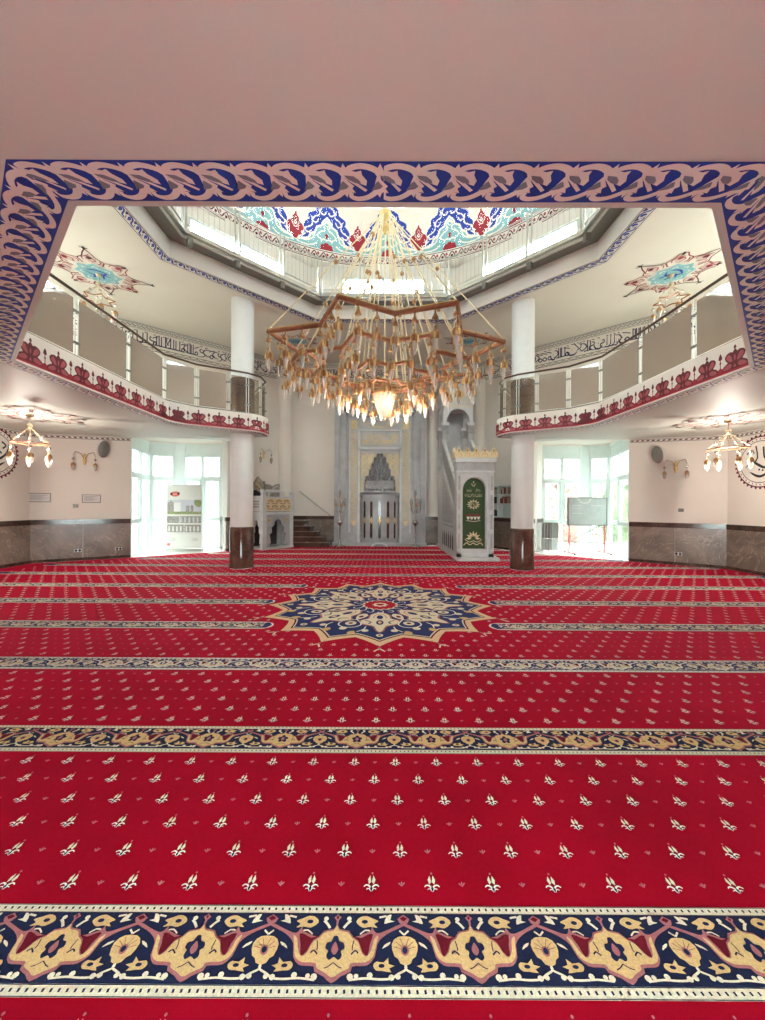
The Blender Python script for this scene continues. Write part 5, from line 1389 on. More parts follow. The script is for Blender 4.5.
# sides
zlo, zhi = 1.72, 3.30; ya, yk = YM + .30, 13.55
for s, x in ((-1, X0), (1, X1)):
    m = MB(); dx = .07 if s < 0 else -.07
    m.slab([(ya, .11), (yk, .11), (yk, zhi - .30), (ya, zlo - .30)], (x, 0, 0), (0, 1, 0), (0, 0, 1), (dx, 0, 0), 'marble_white')
    P = Pat()
    for k in range(6):                       # blind arcade along the foot
        y0 = ya + .12 + k * .36; P.p([(y0, .22), (y0 + .24, .22), (y0 + .24, .62), (y0 + .12, .78), (y0, .62)], 'marble_carved', 1).p([(y0 + .05, .25), (y0 + .19, .25), (y0 + .19, .58), (y0 + .12, .68), (y0 + .05, .58)], 'recess_shade', 2)  # flat arches, the shade inside them painted dark
    P.p([(ya + .1, .9), (yk - .1, .9), (yk - .1, .96), (ya + .1, .96)], 'marble_grey', 1)
    P.p([(ya + .2, 1.02), (yk - .1, 1.02), (yk - .1, 2.7), (ya + .2, 1.28)], 'marble_grey', 1)
    for j in range(7):
        for i in range(10):
            y = ya + .3 + i * .23; z = 1.10 + j * .22
            if z < 1.15 + (y - ya) * .62 - .05: P.st([(y, z), (y + .1, z + .1), (y + .02, z + .17), (y - .04, z + .09)], .03, 'marble_white', 2, 2)
    draw(m, P, lambda a, z, l: (x + s * .003 * l, a, z)); m.build('side_panel', mb_)
    m = MB()
    m.slab([(ya - .02, zlo - .30), (yk, zhi - .30), (yk, zhi + .52), (ya - .02, zlo + .52)], (x + (.02 if s < 0 else -.06), 0, 0), (0, 1, 0), (0, 0, 1), (.04, 0, 0), 'marble_white')
    m.slab([(ya - .02, zlo + .50), (yk, zhi + .50), (yk, zhi + .60), (ya - .02, zlo + .60)], (x + (-.01 if s < 0 else -.09), 0, 0), (0, 1, 0), (0, 0, 1), (.10, 0, 0), 'marble_white')
    P = Pat(); n = 11
    for k in range(n):
        t0 = (k + .15) / n; t1 = (k + .85) / n; y0 = ya + (yk - ya) * t0; y1 = ya + (yk - ya) * t1; z0 = zlo + (zhi - zlo) * t0; z1 = zlo + (zhi - zlo) * t1
        P.p([(y0, z0 - .12), (y1, z1 - .12), (y1, z1 + .34), ((y0 + y1) / 2, (z0 + z1) / 2 + .44), (y0, z0 + .34)], 'marble_carved', 1)
    draw(m, P, lambda a, z, l: (x + (.02 if s < 0 else -.02) + s * .003 * l, a, z)); m.build('balustrade', mb_)
m = MB(); ns = 9
for k in range(ns):
    y0 = ya + .1 + (yk - ya - .1) * k / ns; m.bb(X0 + .07, X1 - .07, y0, yk, .11 + 2.6 * k / ns, .11 + 2.6 * (k + 1) / ns, 'marble_grey')
m.build('stairs', mb_)
# canopy at the head of the stairs
m = MB(); y0, y1 = yk, 14.72; KX0, KX1 = X0 + .03, X1 + .03
m.bb(KX0, KX1, y0, y1, .11, 2.78, 'marble_white'); m.bb(KX0 - .03, KX1 + .03, y0 - .02, y1, 2.78, 2.9, 'marble_white')
m.bb(KX0 + .05, KX1 - .05, y1 - .06, y1, 2.9, 5.1, 'marble_grey')
for x in (KX0, KX1 - .16):
    for y in (y0, y1 - .16):
        m.bb(x, x + .16, y, y + .16, 2.9, 4.12, 'marble_grey'); m.bb(x - .03, x + .19, y - .03, y + .19, 4.12, 4.46, 'marble_carved'); m.bb(x - .05, x + .21, y - .05, y + .21, 4.40, 4.50, 'marble_white')
wall_with_arch(m, KX0, KX1, 4.48, 5.16, (KX0 + KX1) / 2, .42, 4.5, 4.99, y0, .14, 'marble_white')
for x in (KX0, KX1 - .14):
    m.slab([(y0 + .141, 4.48), (y0 + .17, 4.5), (y0 + .3, 4.78), ((y0 + y1) / 2, 4.97), (y1 - .3, 4.78), (y1 - .17, 4.5), (y1, 4.48), (y1, 5.15), (y0 + .141, 5.15)], (x + .002, 0, 0), (0, 1, 0), (0, 0, 1), (.136, 0, 0), 'marble_white')
ca = m.build('canopy', mb_)
m = MB(); m.bb(KX0 - .04, KX1 + .04, y0 - .04, y1, 5.16, 5.80, 'marble_white'); m.bb(KX0 - .10, KX1 + .10, y0 - .10, y1 + .02, 5.80, 5.90, 'marble_grey')
P = scroll_field(KX0, KX1, 5.18, 5.78, .15, 'gold_pale', 3, .022).ell((KX0 + KX1) / 2, 5.48, .2, .14, 'gold', 3, 0, 16).ell((KX0 + KX1) / 2, 5.48, .13, .09, 'marble_white', 4, 0, 16).ext(script_line((KX0 + KX1) / 2 - .09, (KX0 + KX1) / 2 + .09, 5.43, 5.53, 'brass', 5).tf(lambda q: q))
P.items = [(p, m_, max(l, 3) if m_ == 'brass' else l) for p, m_, l in P.items]
draw(m, P, lambda a, z, l: (a, y0 - .04 - .003 * l, z)); m.build('gold_frieze', ca)
m = MB(); P = scroll_field(KX0 + .02, KX1 - .02, 5.02, 5.16, .13, 'gold_pale', 4, .02); draw(m, P, lambda a, z, l: (a, y0 - .002 * l, z)); m.build('gold_scroll', ca)

# ============================================================ preacher's chair
K0 = Vector((-4.02, 12.95, 0)); fu = Vector((.6, .8, 0)); lu = Vector((-.8, .6, 0))
ks = thing('preaching_chair', tuple(K0 + fu * .6 + lu * .38), 'raised grey marble preaching chair on arches with gold front and crested back', 'preaching chair')
def kb(mb, a0, a1, b0, b1, z0, z1, mat):
    vs = [tuple(K0 + fu * a + lu * b_) [:2] + (z,) for a in (a0, a1) for b_ in (b0, b1) for z in (z0, z1)]
    mb.add(vs, [(0, 1, 3, 2), (4, 6, 7, 5), (0, 4, 5, 1), (2, 3, 7, 6), (0, 2, 6, 4), (1, 5, 7, 3)], mat)
KW, KD = 1.25, .80
m = MB(); kb(m, -.04, KW + .04, -.04, KD, .016, .09, 'marble_white'); kb(m, -.03, KW + .03, -.03, KD, 1.22, 1.30, 'marble_white'); kb(m, 0, KW, 0, KD, 1.30, 1.34, 'marble_grey')
m.build('base', ks)
def arch_side(mb, o, u, w, th, mat, n_out):
    a = [(-w * .30, 0), (-w * .30, .10), (-w * .24, .16), (-w * .28, .45), (-w * .2, .52), (-w * .22, .68), (-w * .12, .78), (-w * .10, .90), (0, .98)]
    full = a + [(-x, z) for x, z in a[-2::-1]]
    k = len(a)
    L_ = [(-w / 2, 0)] + a + [(0, 1.14), (-w / 2, 1.14)]
    mb.slab(L_, o, u, (0, 0, 1), n_out * -th, mat); mb.slab([(-x, z) for x, z in L_], o, u, (0, 0, 1), n_out * -th, mat)
m = MB()
arch_side(m, K0 + fu * (KW / 2) + Vector((0, 0, .085)), fu, KW, .09, 'marble_grey', -lu)
arch_side(m, K0 + lu * (KD / 2) + Vector((0, 0, .085)), lu, KD, .09, 'marble_white', -fu)
arch_side(m, K0 + lu * (KD / 2) + fu * KW + Vector((0, 0, .085)), lu, KD, .09, 'marble_white', fu)
kb(m, -.03, .12, -.03, .12, .09, 1.22, 'marble_white'); kb(m, KW - .1, KW + .03, -.03, .1, .09, 1.22, 'marble_white'); kb(m, 0, KW, KD - .04, KD, .09, 1.22, 'recess_shade')  # dark sheet at the rear stands for shade under the chair
m.build('arcade', ks)
m = MB(); P = Pat()
for a in (.24, KW - .24): P.ell(a, 1.02, .055, .07, 'gold', 2, 0, 10).ell(a, 1.02, .025, .035, 'brass', 3, 0, 8)
for a in (.2, .6): pass
draw(m, P, lambda a, z, l: tuple(K0 + fu * a - lu * (.004 * l) + Vector((0, 0, z))))
kb(m, .10, KW - .08, -.02, .04, 1.34, 1.78, 'gold_pale')
P = scroll_field(.12, KW - .1, 1.38, 1.76, .17, 'brass', 2, .025); draw(m, P, lambda a, z, l: tuple(K0 + fu * a - lu * (.02 + .003 * l) + Vector((0, 0, z)))); m.build('gold_front', ks)
m = MB()
kb(m, -.03, .10, -.03, .10, 1.30, 2.02, 'marble_white'); kb(m, KW - .08, KW + .04, -.03, .09, 1.30, 2.0, 'marble_white')
kb(m, 0, .06, .1, KD, 1.30, 1.86, 'marble_white'); kb(m, KW - .03, KW + .03, .09, KD - .3, 1.30, 1.86, 'marble_white')
for z in (1.46, 1.55, 1.64): kb(m, -.012, 0, .22, .56, z, z + .05, 'marble_carved')
m.v_top = None
kb(m, .02, KW - .02, -.03, .06, 1.78, 1.84, 'marble_white')
m.build('parapet', ks)
m = MB(); kb(m, .12, .95, .02, .34, 2.00, 2.05, 'marble_white'); kb(m, .12, .95, .30, .34, 2.05, 2.1, 'marble_white')
for a in (.3, .8): kb(m, a, a + .06, .12, .2, 1.34, 2.0, 'marble_white')
m.build('reading_desk', ks)
m = MB(); kb(m, .2, 1.05, .42, .74, 1.34, 1.72, 'cloth_grey'); m.build('seat', ks)
m = MB(); o = K0 + lu * (KD - .02) + Vector((0, 0, 1.34))
back = [(-.25, 0), (-.28, .62), (-.18, .85), (.0, .93), (.12, .96), (.22, 1.10), (.32, 1.22), (.44, 1.10), (.58, .98), (.80, .95), (.95, .88), (1.12, .98), (1.24, 1.0), (1.24, .6), (1.26, 0)]
m.slab(back, o, fu, (0, 0, 1), tuple(-lu * .07), 'cloth_grey')
o2 = K0 + lu * (KD - .095) + Vector((0, 0, 1.34))
P = Pat().st([(.22, .98), (.36, .86), (.6, .6), (.7, .5)], .06, 'gold', 2, 3).st([(.32, 1.18), (.32, 1.02)], .04, 'gold', 2, 1).blob([(.05, .62), (.16, .74), (.34, .66), (.5, .5), (.3, .42), (.1, .45)], 'black_plastic', 3, 3)
P.st([(-.22, .5), (-.2, .78), (.0, .88)], .03, 'marble_white', 2, 3).st([(.8, .6), (.95, .82), (1.15, .92)], .03, 'marble_white', 2, 3)
draw(m, P, lambda a, z, l: tuple(o2 + fu * a - lu * (.003 * l) + Vector((0, 0, z)))); m.build('crested_back', ks)
# dark bag-like black cushion lying in the chair is part of the chair's dark back; microphone on the desk
t = MB(); p = K0 + fu * .22 + lu * .2; t.cyl(tuple(p + Vector((0, 0, 2.06))), tuple(p + Vector((-.02, -.05, 2.32))), .008, .008, 'black_plastic', 6); t.ball(tuple(p + Vector((-.02, -.05, 2.34))), .03, 'black_plastic', 8)
t.lathe([(.001, 0), (.05, 0), (.05, .02), (.001, .02)], tuple(p + Vector((0, 0, 2.052))), 'black_plastic', 10)
t.build('microphone', label='black gooseneck microphone standing on the reading desk of the preaching chair', category='microphone')

# ============================================================ marble stair beside it, with wall rail
m = MB(); xs0 = -2.92; yb0, yb1 = 14.05, 14.96; n = 5
st_ = thing('marble_stair', ((xs0 - .0 + -1.9) / 2, 14.5, 0), 'short brown marble stair climbing left along the front wall to the preaching chair', 'stair')
for k in range(n):
    x1 = -1.93 - k * .235; z = .2 + .2 * k
    m = MB(); m.bb(xs0 - .35, x1, yb0 + .03, yb1, z - .2 + (.016 if k == 0 else 0), z - .035, 'marble_dark'); m.bb(xs0 - .35, x1 + .03, yb0, yb1, z - .035, z, 'marble_brown'); m.build('step', st_)
t = thing('wall_handrail', (-2.5, 14.9, 1.1), 'grey handrail sloping down the front wall above the brown marble stair', 'handrail')
m = MB(); a, b_ = (-3.22, 14.90, 2.10), (-1.98, 14.90, 1.14); m.cyl(a, b_, .028, .028, 'steel', 8); m.build('rail', t)
for f in (.08, .5, .92):
    p = Vector(a).lerp(Vector(b_), f); m = MB(); m.tube([tuple(p), (p[0], 14.96, p[2] - .06), (p[0], 15.0, p[2] - .06)], .012, 'steel', 6); m.build('bracket', t)

# ============================================================ fittings on the walls
def on_wall(W, seg, pxx):
    """plan point where the pixel column meets a wall segment, with inward normal"""
    a, b_ = W[seg], W[seg + 1]; k = (pxx - CX) / F
    t = (k * a[1] - a[0]) / ((b_[0] - a[0]) - k * (b_[1] - a[1])); x = a[0] + (b_[0] - a[0]) * t; y = a[1] + (b_[1] - a[1]) * t
    L = math.hypot(b_[0] - a[0], b_[1] - a[1]); s = 1 if W is L_WALL else -1
    return Vector((x, y, 0)), Vector(((b_[1] - a[1]) / L * s, -(b_[0] - a[0]) / L * s, 0)), Vector(((b_[0] - a[0]) / L, (b_[1] - a[1]) / L, 0)) * s
def zat(py, y, side): return H + ((503.5 if side == 0 else 507) - py) / F * y
def sconce(W, seg, pxx, py, lab):
    side = 0 if W is L_WALL else 1
    p, n, u = on_wall(W, seg, pxx); z = zat(py, p.y, side)
    t = thing('wall_sconce', tuple(p + Vector((0, 0, z))), lab, 'wall lamp', 'twin-lamp wall sconces'); o = p + Vector((0, 0, z))
    m = MB(); m.lathe([(.001, -.16), (.03, -.12), (.06, -.04), (.05, .05), (.07, .10), (.03, .16), (.001, .18)], tuple(o + n * .01), 'gold', 10, .8, .8); m.build('backplate', t)
    for s in (-1, 1):
        c = o + n * .16 + u * (s * .24); m = MB()
        m.tube([tuple(o + n * .03), tuple(o + n * .1 + u * s * .08 + Vector((0, 0, .16))), tuple(o + n * .15 + u * s * .2 + Vector((0, 0, .20))), tuple(c + Vector((0, 0, .10)))], .009, 'silver', 6)
        m.ball(tuple(c + Vector((0, 0, .0))), .035, 'silver', 8); m.cyl(tuple(c + Vector((0, 0, .1))), tuple(c - Vector((0, 0, .13))), .006, .006, 'silver', 5, False)
        m.lathe([(.02, -.10), (.05, -.14), (.055, -.18)], tuple(c), 'brass', 10); ao = m.build('arm', t)
        g = MB(); g.lathe([(.045, -.17), (.05, -.22), (.03, -.29), (.001, -.32)], tuple(c), 'lamp_glass', 10); g.build('lamp_shade', ao)
sconce(L_WALL, 2, 84.5, 460, 'brass sconce with two glass lamps on the left wall beside the grey speaker')
sconce(R_WALL, 2, 675.5, 468, 'brass sconce with two glass lamps on the right wall beside the grey speaker')
sconce(L_WALL, 4, 263, 454, 'brass sconce on the wall above the preaching chair')
def speaker(W, seg, pxx, py, lab):
    side = 0 if W is L_WALL else 1; p, n, u = on_wall(W, seg, pxx); z = zat(py, p.y, side); o = p + Vector((0, 0, z))
    t = thing('wall_speaker', tuple(o), lab, 'loudspeaker', 'grey wall speakers')
    c = o + n * .22; s = 1 if side == 0 else -1
    ax = (n * .45 - Vector((0, 0, .2)) + Vector((s * .85, .1, 0))).normalized(); M = ax.to_track_quat('Z', 'Y').to_matrix().to_4x4(); M.translation = c
    m = MB(M); m.lathe([(.001, -.13), (.10, -.12), (.19, -.06), (.215, .0), (.215, .03)], (0, 0, 0), 'white_plastic', 24, .8, 1.15); m.build('casing', t)
    m = MB(M); m.lathe([(.205, .03), (.18, .07), (.10, .10), (.001, .11)], (0, 0, 0), 'speaker_grey', 24, .8, 1.15); m.build('grille', t)
    m = MB(); m.tube([tuple(o), tuple(o + n * .12)], .02, 'white_plastic', 8); m.build('bracket', t)
speaker(L_WALL, 2, 103, 450, 'round grey speaker on the left wall beside the window bay')
speaker(R_WALL, 2, 658.5, 456, 'round grey speaker on the right wall beside the window bay')
def plate(name, W, seg, pxx, py, w, h, lab, cat, grp=None, mats=('dark_steel', 'paper'), kind='frame'):
    side = 0 if W is L_WALL else 1; p, n, u = on_wall(W, seg, pxx); z = zat(py, p.y, side); o = p + Vector((0, 0, z)); nz = Vector((0, 0, 1))
    def B(mb, a0, a1, z0, z1, d0, d1, mat):
        vs = [tuple(o + u * a + nz * zz + n * d) for a in (a0, a1) for zz in (z0, z1) for d in (d0, d1)]
        mb.add(vs, [(0, 1, 3, 2), (4, 6, 7, 5), (0, 4, 5, 1), (2, 3, 7, 6), (0, 2, 6, 4), (1, 5, 7, 3)], mat)
    t = thing(name, tuple(o), lab, cat, grp)
    if kind == 'frame':
        m = MB(); f = .018
        B(m, -w / 2, w / 2, h / 2 - f, h / 2, 0, .025, mats[0]); B(m, -w / 2, w / 2, -h / 2, -h / 2 + f, 0, .025, mats[0]); B(m, -w / 2, -w / 2 + f, -h / 2 + f, h / 2 - f, 0, .025, mats[0]); B(m, w / 2 - f, w / 2, -h / 2 + f, h / 2 - f, 0, .025, mats[0]); m.build('frame', t)
        m = MB(); B(m, -w / 2 + f, w / 2 - f, -h / 2 + f, h / 2 - f, .002, .012, mats[1])
        for k in range(6):
            zz = h / 2 - .05 - k * (h - .09) / 6; B(m, -w / 2 + .05, w / 2 - .08 - .05 * (k % 3), zz - .008, zz, .012, .014, 'speaker_grey')
        m.build('sheet', t)
    elif kind == 'switch':
        m = MB(); B(m, -w / 2, w / 2, -h / 2, h / 2, 0, .012, 'speaker_grey'); m.build('plate', t)
        for s in (-.5, .5): m = MB(); B(m, s * w * .45 - w * .19, s * w * .45 + w * .19, -h * .36, h * .36, .012, .02, 'dark_steel'); m.build('rocker', t)
    else:
        m = MB(); B(m, -w / 2, w / 2, -h / 2, h / 2, .035, .047, 'white_plastic'); m.build('plate', t)
        for s in (-.5, .5):
            M = Matrix.Translation(o + u * (s * w * .5) + n * .047) @ n.to_track_quat('Z', 'Y').to_matrix().to_4x4(); m = MB(M); m.lathe([(.034, .0), (.034, .003), (.001, .003)], (0, 0, 0), 'black_plastic', 12); m.build('socket', t)
plate('framed_notice', L_WALL, 2, 39.2, 498, .47, .24, 'white framed notice on the left wall, the one nearer the small chandelier', 'framed notice')
plate('framed_notice', L_WALL, 2, 91.5, 498.8, .42, .23, 'grey framed notice on the left wall, the one nearer the window bay', 'framed notice')
plate('light_switch', L_WALL, 2, 75.7, 506, .12, .09, 'double light switch on the left wall between the two framed notices', 'switch', kind='switch')
plate('light_switch', R_WALL, 2, 681, 510.5, .12, .09, 'double light switch on the right wall above the marble dado', 'switch', kind='switch')
plate('power_socket', L_WALL, 2, 78.3, 550.5, .16, .075, 'double socket low in the left marble dado, farther from the window bay', 'socket', kind='sock')
plate('power_socket', L_WALL, 2, 119, 548.5, .15, .07, 'double socket low in the left marble dado, close to the window bay', 'socket', kind='sock')
plate('power_socket', R_WALL, 2, 678.5, 554, .16, .07, 'double white socket low in the right marble dado', 'socket', kind='sock')

# ============================================================ white wall shelf with books, right of the pulpit
A, n, u = on_wall(R_WALL, 4, 503); u = Vector((u.x, u.y, 0))
sh = thing('wall_shelf', tuple(A + Vector((0, 0, 1.14))), 'white open wall shelf between the stepped pulpit and the right column', 'shelf')
def sb(mb, a0, a1, z0, z1, d0, d1, mat):
    vs = [tuple(A + u * a + Vector((0, 0, z)) + n * d) for a in (a0, a1) for z in (z0, z1) for d in (d0, d1)]
    mb.add(vs, [(0, 1, 3, 2), (4, 6, 7, 5), (0, 4, 5, 1), (2, 3, 7, 6), (0, 2, 6, 4), (1, 5, 7, 3)], mat)
SW = .62; zs_ = [1.16, 1.62, 1.95, 2.26]
m = MB()
for a in (-SW, -.02, SW - .03): sb(m, a, a + .03, 1.16, 2.28, 0, .28, 'white_frame')
m.build('upright', sh)
for z in zs_: m = MB(); sb(m, -SW, SW, z, z + .03, 0, .28, 'white_frame'); m.build('board', sh)
m = MB(); sb(m, -SW, SW, 1.16, 2.28, 0, .01, 'white_frame'); m.build('back_panel', sh)
bk = 0
for z, a0, n_, mats in ((1.19, -.55, 7, ('book_a', 'book_b', 'book_a')), (1.65, -.5, 5, ('book_b', 'book_a', 'book_b')), (1.98, .1, 5, ('book_a', 'book_c', 'book_b')), (1.98, -.52, 6, ('book_a', 'book_a', 'book_c')), (1.65, .06, 6, ('book_b', 'book_b', 'book_c'))):
    a = a0
    for k in range(n_):
        w_ = .035 + .02 * ((k * 7 + bk) % 3); h_ = .18 + .03 * ((k * 5) % 3); m = MB(); sb(m, a, a + w_, z + .001, z + h_, .06, .22, mats[k % 3]); sb(m, a + .004, a + w_ - .004, z + .005, z + h_ - .004, .055, .215, 'paper')
        m.build('book', label='small dark-bound book standing on the white wall shelf', category='book', group='books on the wall shelf'); a += w_ + .004; bk += 1

# ============================================================ left bay: roll-up banner
bx0, bx1, by = (166.5 - CX) / F * 12.75, (202.0 - CX) / F * 12.75, 12.75
bz0, bz1 = .10, 2.17
bn = thing('rollup_banner', ((bx0 + bx1) / 2, by, 0), 'pale roll-up banner with a red oval emblem and building photos in the left window bay', 'banner')
m = MB(); m.bb(bx0, bx1, by, by + .012, bz0, bz1, 'poster')
W_, H_ = bx1 - bx0, bz1 - bz0
def bp_(x, y): return (bx0 + (x - 155) / 440 * W_, bz1 - (y - 130) / 800 * H_)
P = Pat()
def rect(x0, y0, x1, y1, mat, l=1): P.p([bp_(x0, y0), bp_(x1, y0), bp_(x1, y1), bp_(x0, y1)], mat, l)
rect(165, 308, 585, 495, 'poster_sky'); rect(165, 520, 310, 608, 'poster_grey'); rect(318, 520, 585, 608, 'poster_grey'); rect(165, 628, 370, 728, 'poster_grey'); rect(378, 628, 585, 728, 'poster_grey')
rect(165, 460, 585, 495, 'poster_green', 2)
for x0, y0, x1, y1 in ((165, 340, 245, 460), (200, 320, 225, 460), (250, 345, 330, 462), (395, 385, 440, 460), (455, 380, 490, 460)): rect(x0, y0, x1, y1, 'poster_grey' if x0 != 250 else 'white_plastic', 2)
P.blob([bp_(*q) for q in ((500, 320), (540, 310), (585, 318), (585, 390), (540, 400), (505, 370))], 'poster_green', 3, 2)
for k in range(5): rect(325 + k * 52, 535, 345 + k * 52, 600, 'poster_sky', 2)
for k in range(4): rect(180 + k * 48, 650, 200 + k * 48, 715, 'poster', 2); rect(395 + k * 48, 650, 412 + k * 48, 715, 'poster', 2)
c = bp_(262, 235); P.ell(c[0], c[1], 58 / 440 * W_, 34 / 800 * H_, 'poster_red', 2, 0, 20)
for q in ((215, 235), (305, 228)): P.ell(*bp_(*q), .04, .05, 'dark_red', 3, 0, 8)
P.ext(script_line(bp_(235, 235)[0], bp_(290, 235)[0], c[1] - .035, c[1] + .035, 'poster', 3).tf(lambda q: q)); P.items = [(p, m_, 3) if m_ == 'poster' and l == 2 and abs(p[0][1] - c[1]) < .1 else (p, m_, l) for p, m_, l in P.items]
c = bp_(483, 235); 
for k in range(20):
    a, b_ = 2 * pi * k / 20, 2 * pi * (k + 1) / 20; P.st([(c[0] + .085 * cos(a), c[1] + .085 * sin(a)), (c[0] + .085 * cos(b_), c[1] + .085 * sin(b_))], .01, 'poster_sky', 2, 1)
rect(165, 868, 205, 900, 'poster_red'); rect(165, 740, 585, 746, 'poster_sky')
for y in (800, 815, 830): rect(180, y, 265, y + 4, 'poster_grey'); rect(470, y, 545, y + 4, 'poster_grey')
draw(m, P, lambda a, z, l: (a, by - .0015 * l, z)); m.build('printed_sheet', bn)
m = MB(); m.bb(bx0 - .02, bx1 + .02, by - .06, by + .10, .0, .09, 'steel'); m.build('base_cassette', bn)
m = MB(); m.bb(bx0 - .01, bx1 + .01, by - .005, by + .02, bz1, bz1 + .03, 'steel'); m.build('top_bar', bn)
m = MB(); m.cyl(((bx0 + bx1) / 2, by + .05, .08), ((bx0 + bx1) / 2, by + .03, bz1 + .12), .012, .012, 'steel', 6); m.build('support_pole', bn)

# ============================================================ right bay: mobile board, folded chairs
d = 12.5; q0, q1 = (568.3 - CX) / F * d, (606.8 - CX) / F * d; Z0b, Z1b = H + (506.5 - 525.5) / F * d, H + (506.5 - 498.2) / F * d
bd = thing('mobile_board', ((q0 + q1) / 2, d, 0), 'grey writing board on a red-legged stand in the right window bay', 'writing board')
m = MB(); m.bb(q0, q1, d, d + .03, Z0b, Z1b, 'board_grey')
P = Pat(); c = ((q0 + q1) / 2, Z1b); 
for k in range(8): a, b_ = pi + pi * k / 8, pi + pi * (k + 1) / 8; P.st([(c[0] - .1 + .2 * cos(a), c[1] + .2 * sin(a) * .9), (c[0] - .1 + .2 * cos(b_), c[1] + .2 * sin(b_) * .9)], .02, 'paper', 2, 1)
for z in (.25, .33, .5): P.p([(q0 + .12, Z1b - z), (q0 + .45, Z1b - z), (q0 + .45, Z1b - z - .012), (q0 + .12, Z1b - z - .012)], 'paper', 2)
P.p([(q0 + .75, Z1b - .25), (q0 + 1.1, Z1b - .25), (q0 + 1.1, Z1b - .262), (q0 + .75, Z1b - .262)], 'paper', 2)
draw(m, P, lambda a, z, l: (a, d - .002 * l, z)); m.build('panel', bd)
m = MB()
for z in (Z0b, Z1b): m.bb(q0 - .02, q1 + .02, d - .01, d + .04, z - .015, z + .015, 'dark_steel')
for x in (q0, q1): m.bb(x - .02, x + .02, d - .01, d + .04, Z0b, Z1b, 'dark_steel')
m.build('frame', bd)
for x in (q0 + .06, q1 - .04):
    m = MB(); m.cyl((x, d + .06, .05), (x, d + .06, Z0b + .3), .02, .02, 'red_metal', 8); m.cyl((x, d - .34, .05), (x, d + .40, .05), .02, .02, 'red_metal', 8)
    for y in (d - .32, d + .38): m.lathe([(.001, -.03), (.03, -.02), (.03, .02), (.001, .03)], (x, y, .035), 'black_plastic', 8)
    m.build('leg', bd)
m = MB(); m.cyl((q0 + .06, d + .06, .42), (q1 - .04, d + .06, 1.0), .012, .012, 'dark_steel', 6); m.cyl((q0 + .06, d + .06, .42), (q1 - .04, d + .06, .36), .012, .012, 'dark_steel', 6); m.build('brace', bd)
# flat stack of grey folded chairs leaning by the reveal
for k in range(4):
    x = 5.42 + k * .085; y = 12.72 - k * .02
    t = thing('folded_chair', (x, y, 0), 'grey folded chair leaning in the stack at the left of the right window bay', 'chair', 'folded chairs in the right bay')
    m = MB(); m.slab([(-.22, .50), (.22, .50), (.24, .95), (.18, 1.02), (-.18, 1.02), (-.24, .95)], (x, y, 0), (.55, .15, 0), (.02, .02, 1), (.035, -.01, 0), 'speaker_grey'); m.build('backrest', t)
    m = MB(); m.slab([(-.2, .12), (.2, .12), (.22, .48), (-.22, .48)], (x, y, 0), (.55, .15, 0), (.02, .02, 1), (.035, -.01, 0), 'board_grey'); m.build('seat', t)
    for s in (-1, 1): m = MB(); m.cyl((x + s * .14, y + s * .04, .012), (x + s * .13 + .02, y + s * .035 + .02, .98), .012, .012, 'steel', 6); m.build('leg', t)
# low wire trolley
t = thing('book_trolley', (6.85, 12.75, 0), 'small low wire trolley on the tiles behind the red-legged board', 'trolley')
for s in (-1, 1):
    for r_ in (-1, 1): m = MB(); m.cyl((6.85 + s * .22, 12.75 + r_ * .12, .0), (6.85 + s * .22, 12.75 + r_ * .12, .42), .012, .012, 'steel', 6); m.build('leg', t)
for z in (.14, .40):
    m = MB()
    for k in range(7): m.cyl((6.62 + k * .077, 12.62, z), (6.62 + k * .077, 12.88, z), .006, .006, 'steel', 4)
    for y in (12.62, 12.88): m.cyl((6.62, y, z), (7.08, y, z), .01, .01, 'steel', 6)
    m.build('wire_shelf', t)

# ============================================================ outdoors seen through the bays
g = MB(); g.bb(-30, 30, -20, 40, -.35, -.26, 'outside_ground'); g.build('ground', kind='structure')
def shrub(x, y, r_, h, mat, lab, seed):
    rnd = random.Random(seed); m = MB(); t = thing('garden_shrub', (x, y, -.26), lab, 'shrub')
    for k in range(260):
        a = rnd.random() * 2 * pi; z = rnd.random() * h; q = r_ * (1 - .5 * (z / h) ** 2) * (.55 + .45 * rnd.random()); p = Vector((x + q * cos(a), y + q * sin(a), z - .1)); s = .12 + .1 * rnd.random(); d1 = Vector((rnd.uniform(-1, 1), rnd.uniform(-1, 1), rnd.uniform(-.5, 1))).normalized() * s; d2 = Vector((rnd.uniform(-1, 1), rnd.uniform(-1, 1), rnd.uniform(-.5, 1))).normalized() * s * .6
        m.add([p, p + d1 + d2, p + d1 * 2, p + d1 - d2], [(0, 1, 2, 3)], mat)
    m.lathe([(r_ * .5, 0), (r_ * .7, h * .4), (r_ * .5, h * .8), (.01, h * .95)], (x, y, -.26), mat, 10); m.build('foliage', t)
    m = MB(); m.cyl((x, y, -.26), (x, y, .3), .06, .04, 'marble_dark', 6); m.build('stem', t)
shrub(9.5, 19.5, 1.2, 3.0, 'flower_red', 'tall reddish shrub outside the left panes of the right window bay', 1)
shrub(12.2, 20.0, 1.1, 3.4, 'leaf_green', 'tall green shrub outside the middle panes of the right window bay', 2)
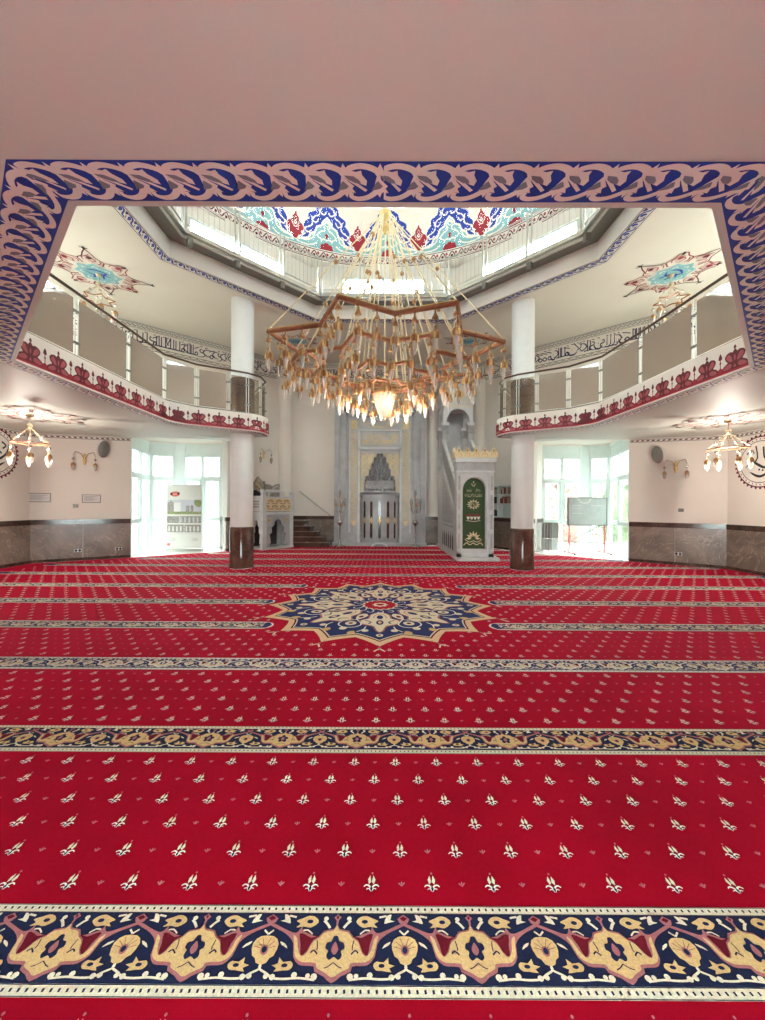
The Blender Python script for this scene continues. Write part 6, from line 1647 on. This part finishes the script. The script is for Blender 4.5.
# ============================================================ daylight and camera
w = bpy.data.worlds.new('sky'); S.world = w; w.use_nodes = True
bg = w.node_tree.nodes['Background']; bg.inputs['Color'].default_value = (.93, .97, 1.0, 1); bg.inputs['Strength'].default_value = 4.5
_t = w.node_tree; _c = _t.nodes.new('ShaderNodeTexCoord'); _s = _t.nodes.new('ShaderNodeSeparateXYZ'); _r = _t.nodes.new('ShaderNodeMapRange')
_r.inputs['From Min'].default_value = .10; _r.inputs['From Max'].default_value = .42; _r.inputs['To Min'].default_value = 5.0; _r.inputs['To Max'].default_value = 17.0
_t.links.new(_c.outputs['Generated'], _s.inputs[0]); _t.links.new(_s.outputs['Z'], _r.inputs['Value']); _t.links.new(_r.outputs[0], bg.inputs['Strength'])
def portal(name, c, n, sx, sy):
    l = bpy.data.lights.new(name, 'AREA'); l.shape = 'RECTANGLE'; l.size = sx; l.size_y = sy; l.cycles.is_portal = True
    o = bpy.data.objects.new(name, l); COL.objects.link(o); o.location = c; o.rotation_euler = Vector(n).to_track_quat('-Z', 'Y').to_euler()
for s in (-1, 1):
    portal('bay_daylight', (s * 6.6, 13.75, 1.9), (0, -1, 0), 2.6, 3.4); portal('bay_daylight_side', (s * 7.95, 12.2, 1.9), (-s, -.25, 0), 2.1, 3.4)
for i in range(8):
    a = 2 * pi * i / 8; portal('dome_daylight', (5.32 * cos(a), YC + 5.32 * sin(a), 7.8), (-cos(a), -sin(a), 0), 2.9, .7)
def bulb(x, y, z, e, r, c=(1, .90, .78)):
    l = bpy.data.lights.new('lamp_light', 'POINT'); l.energy = e; l.shadow_soft_size = r; l.color = c
    o = bpy.data.objects.new('lamp_light', l); COL.objects.link(o); o.location = (x, y, z)
for k in range(8): a = 2 * pi * k / 8 + .2; bulb(CC0[0] + .58 * cos(a), CC0[1] + .58 * sin(a), 2.98, 2.6, .02)
for x, y, z in ((-6.95, 7.55, 2.5), (7.0, 7.75, 2.5), (-6.35, 8.55, 5.9), (6.35, 8.45, 5.9)): bulb(x, y, z, 24 if z < 4 else 1.5, .03)
for y in (3.2, 7.0): portal('gallery_fill_portal', (-9.45, y, 5.35), (1, 0, 0), 3.2, 2.0); portal('gallery_fill_portal', (9.05, y, 5.35), (-1, 0, 0), 3.2, 2.0)  # portals for the added, unseen gallery windows

cam = bpy.data.cameras.new('camera'); co = bpy.data.objects.new('camera', cam); COL.objects.link(co)
co.location = (0, 0, H); co.rotation_euler = (Matrix.Rotation(R(90), 4, 'X') @ Matrix.Rotation(R(.32), 4, 'Z')).to_euler()
cam.sensor_fit = 'VERTICAL'; cam.sensor_height = 36.0; cam.sensor_width = 27.0; cam.lens = F / 1020 * 36
cam.shift_y = (CY - 510) / 1020; cam.shift_x = (382.5 - CX) / 1020; cam.clip_start = .05; cam.clip_end = 200
S.camera = co
vs_ = S.view_settings; vs_.view_transform = 'Standard'; vs_.look = 'None'; vs_.exposure = 2.18; vs_.gamma = 1.0; vs_.use_curve_mapping = False
S.cycles.use_denoising = True
S.cycles.max_bounces = 10; S.cycles.diffuse_bounces = 6; S.cycles.transparent_max_bounces = 16; S.cycles.transmission_bounces = 6; S.cycles.caustics_reflective = False; S.cycles.caustics_refractive = False
S.cycles.sample_clamp_indirect = 6.0
for o in bpy.data.objects:
    if '_w' in o: del o['_w']
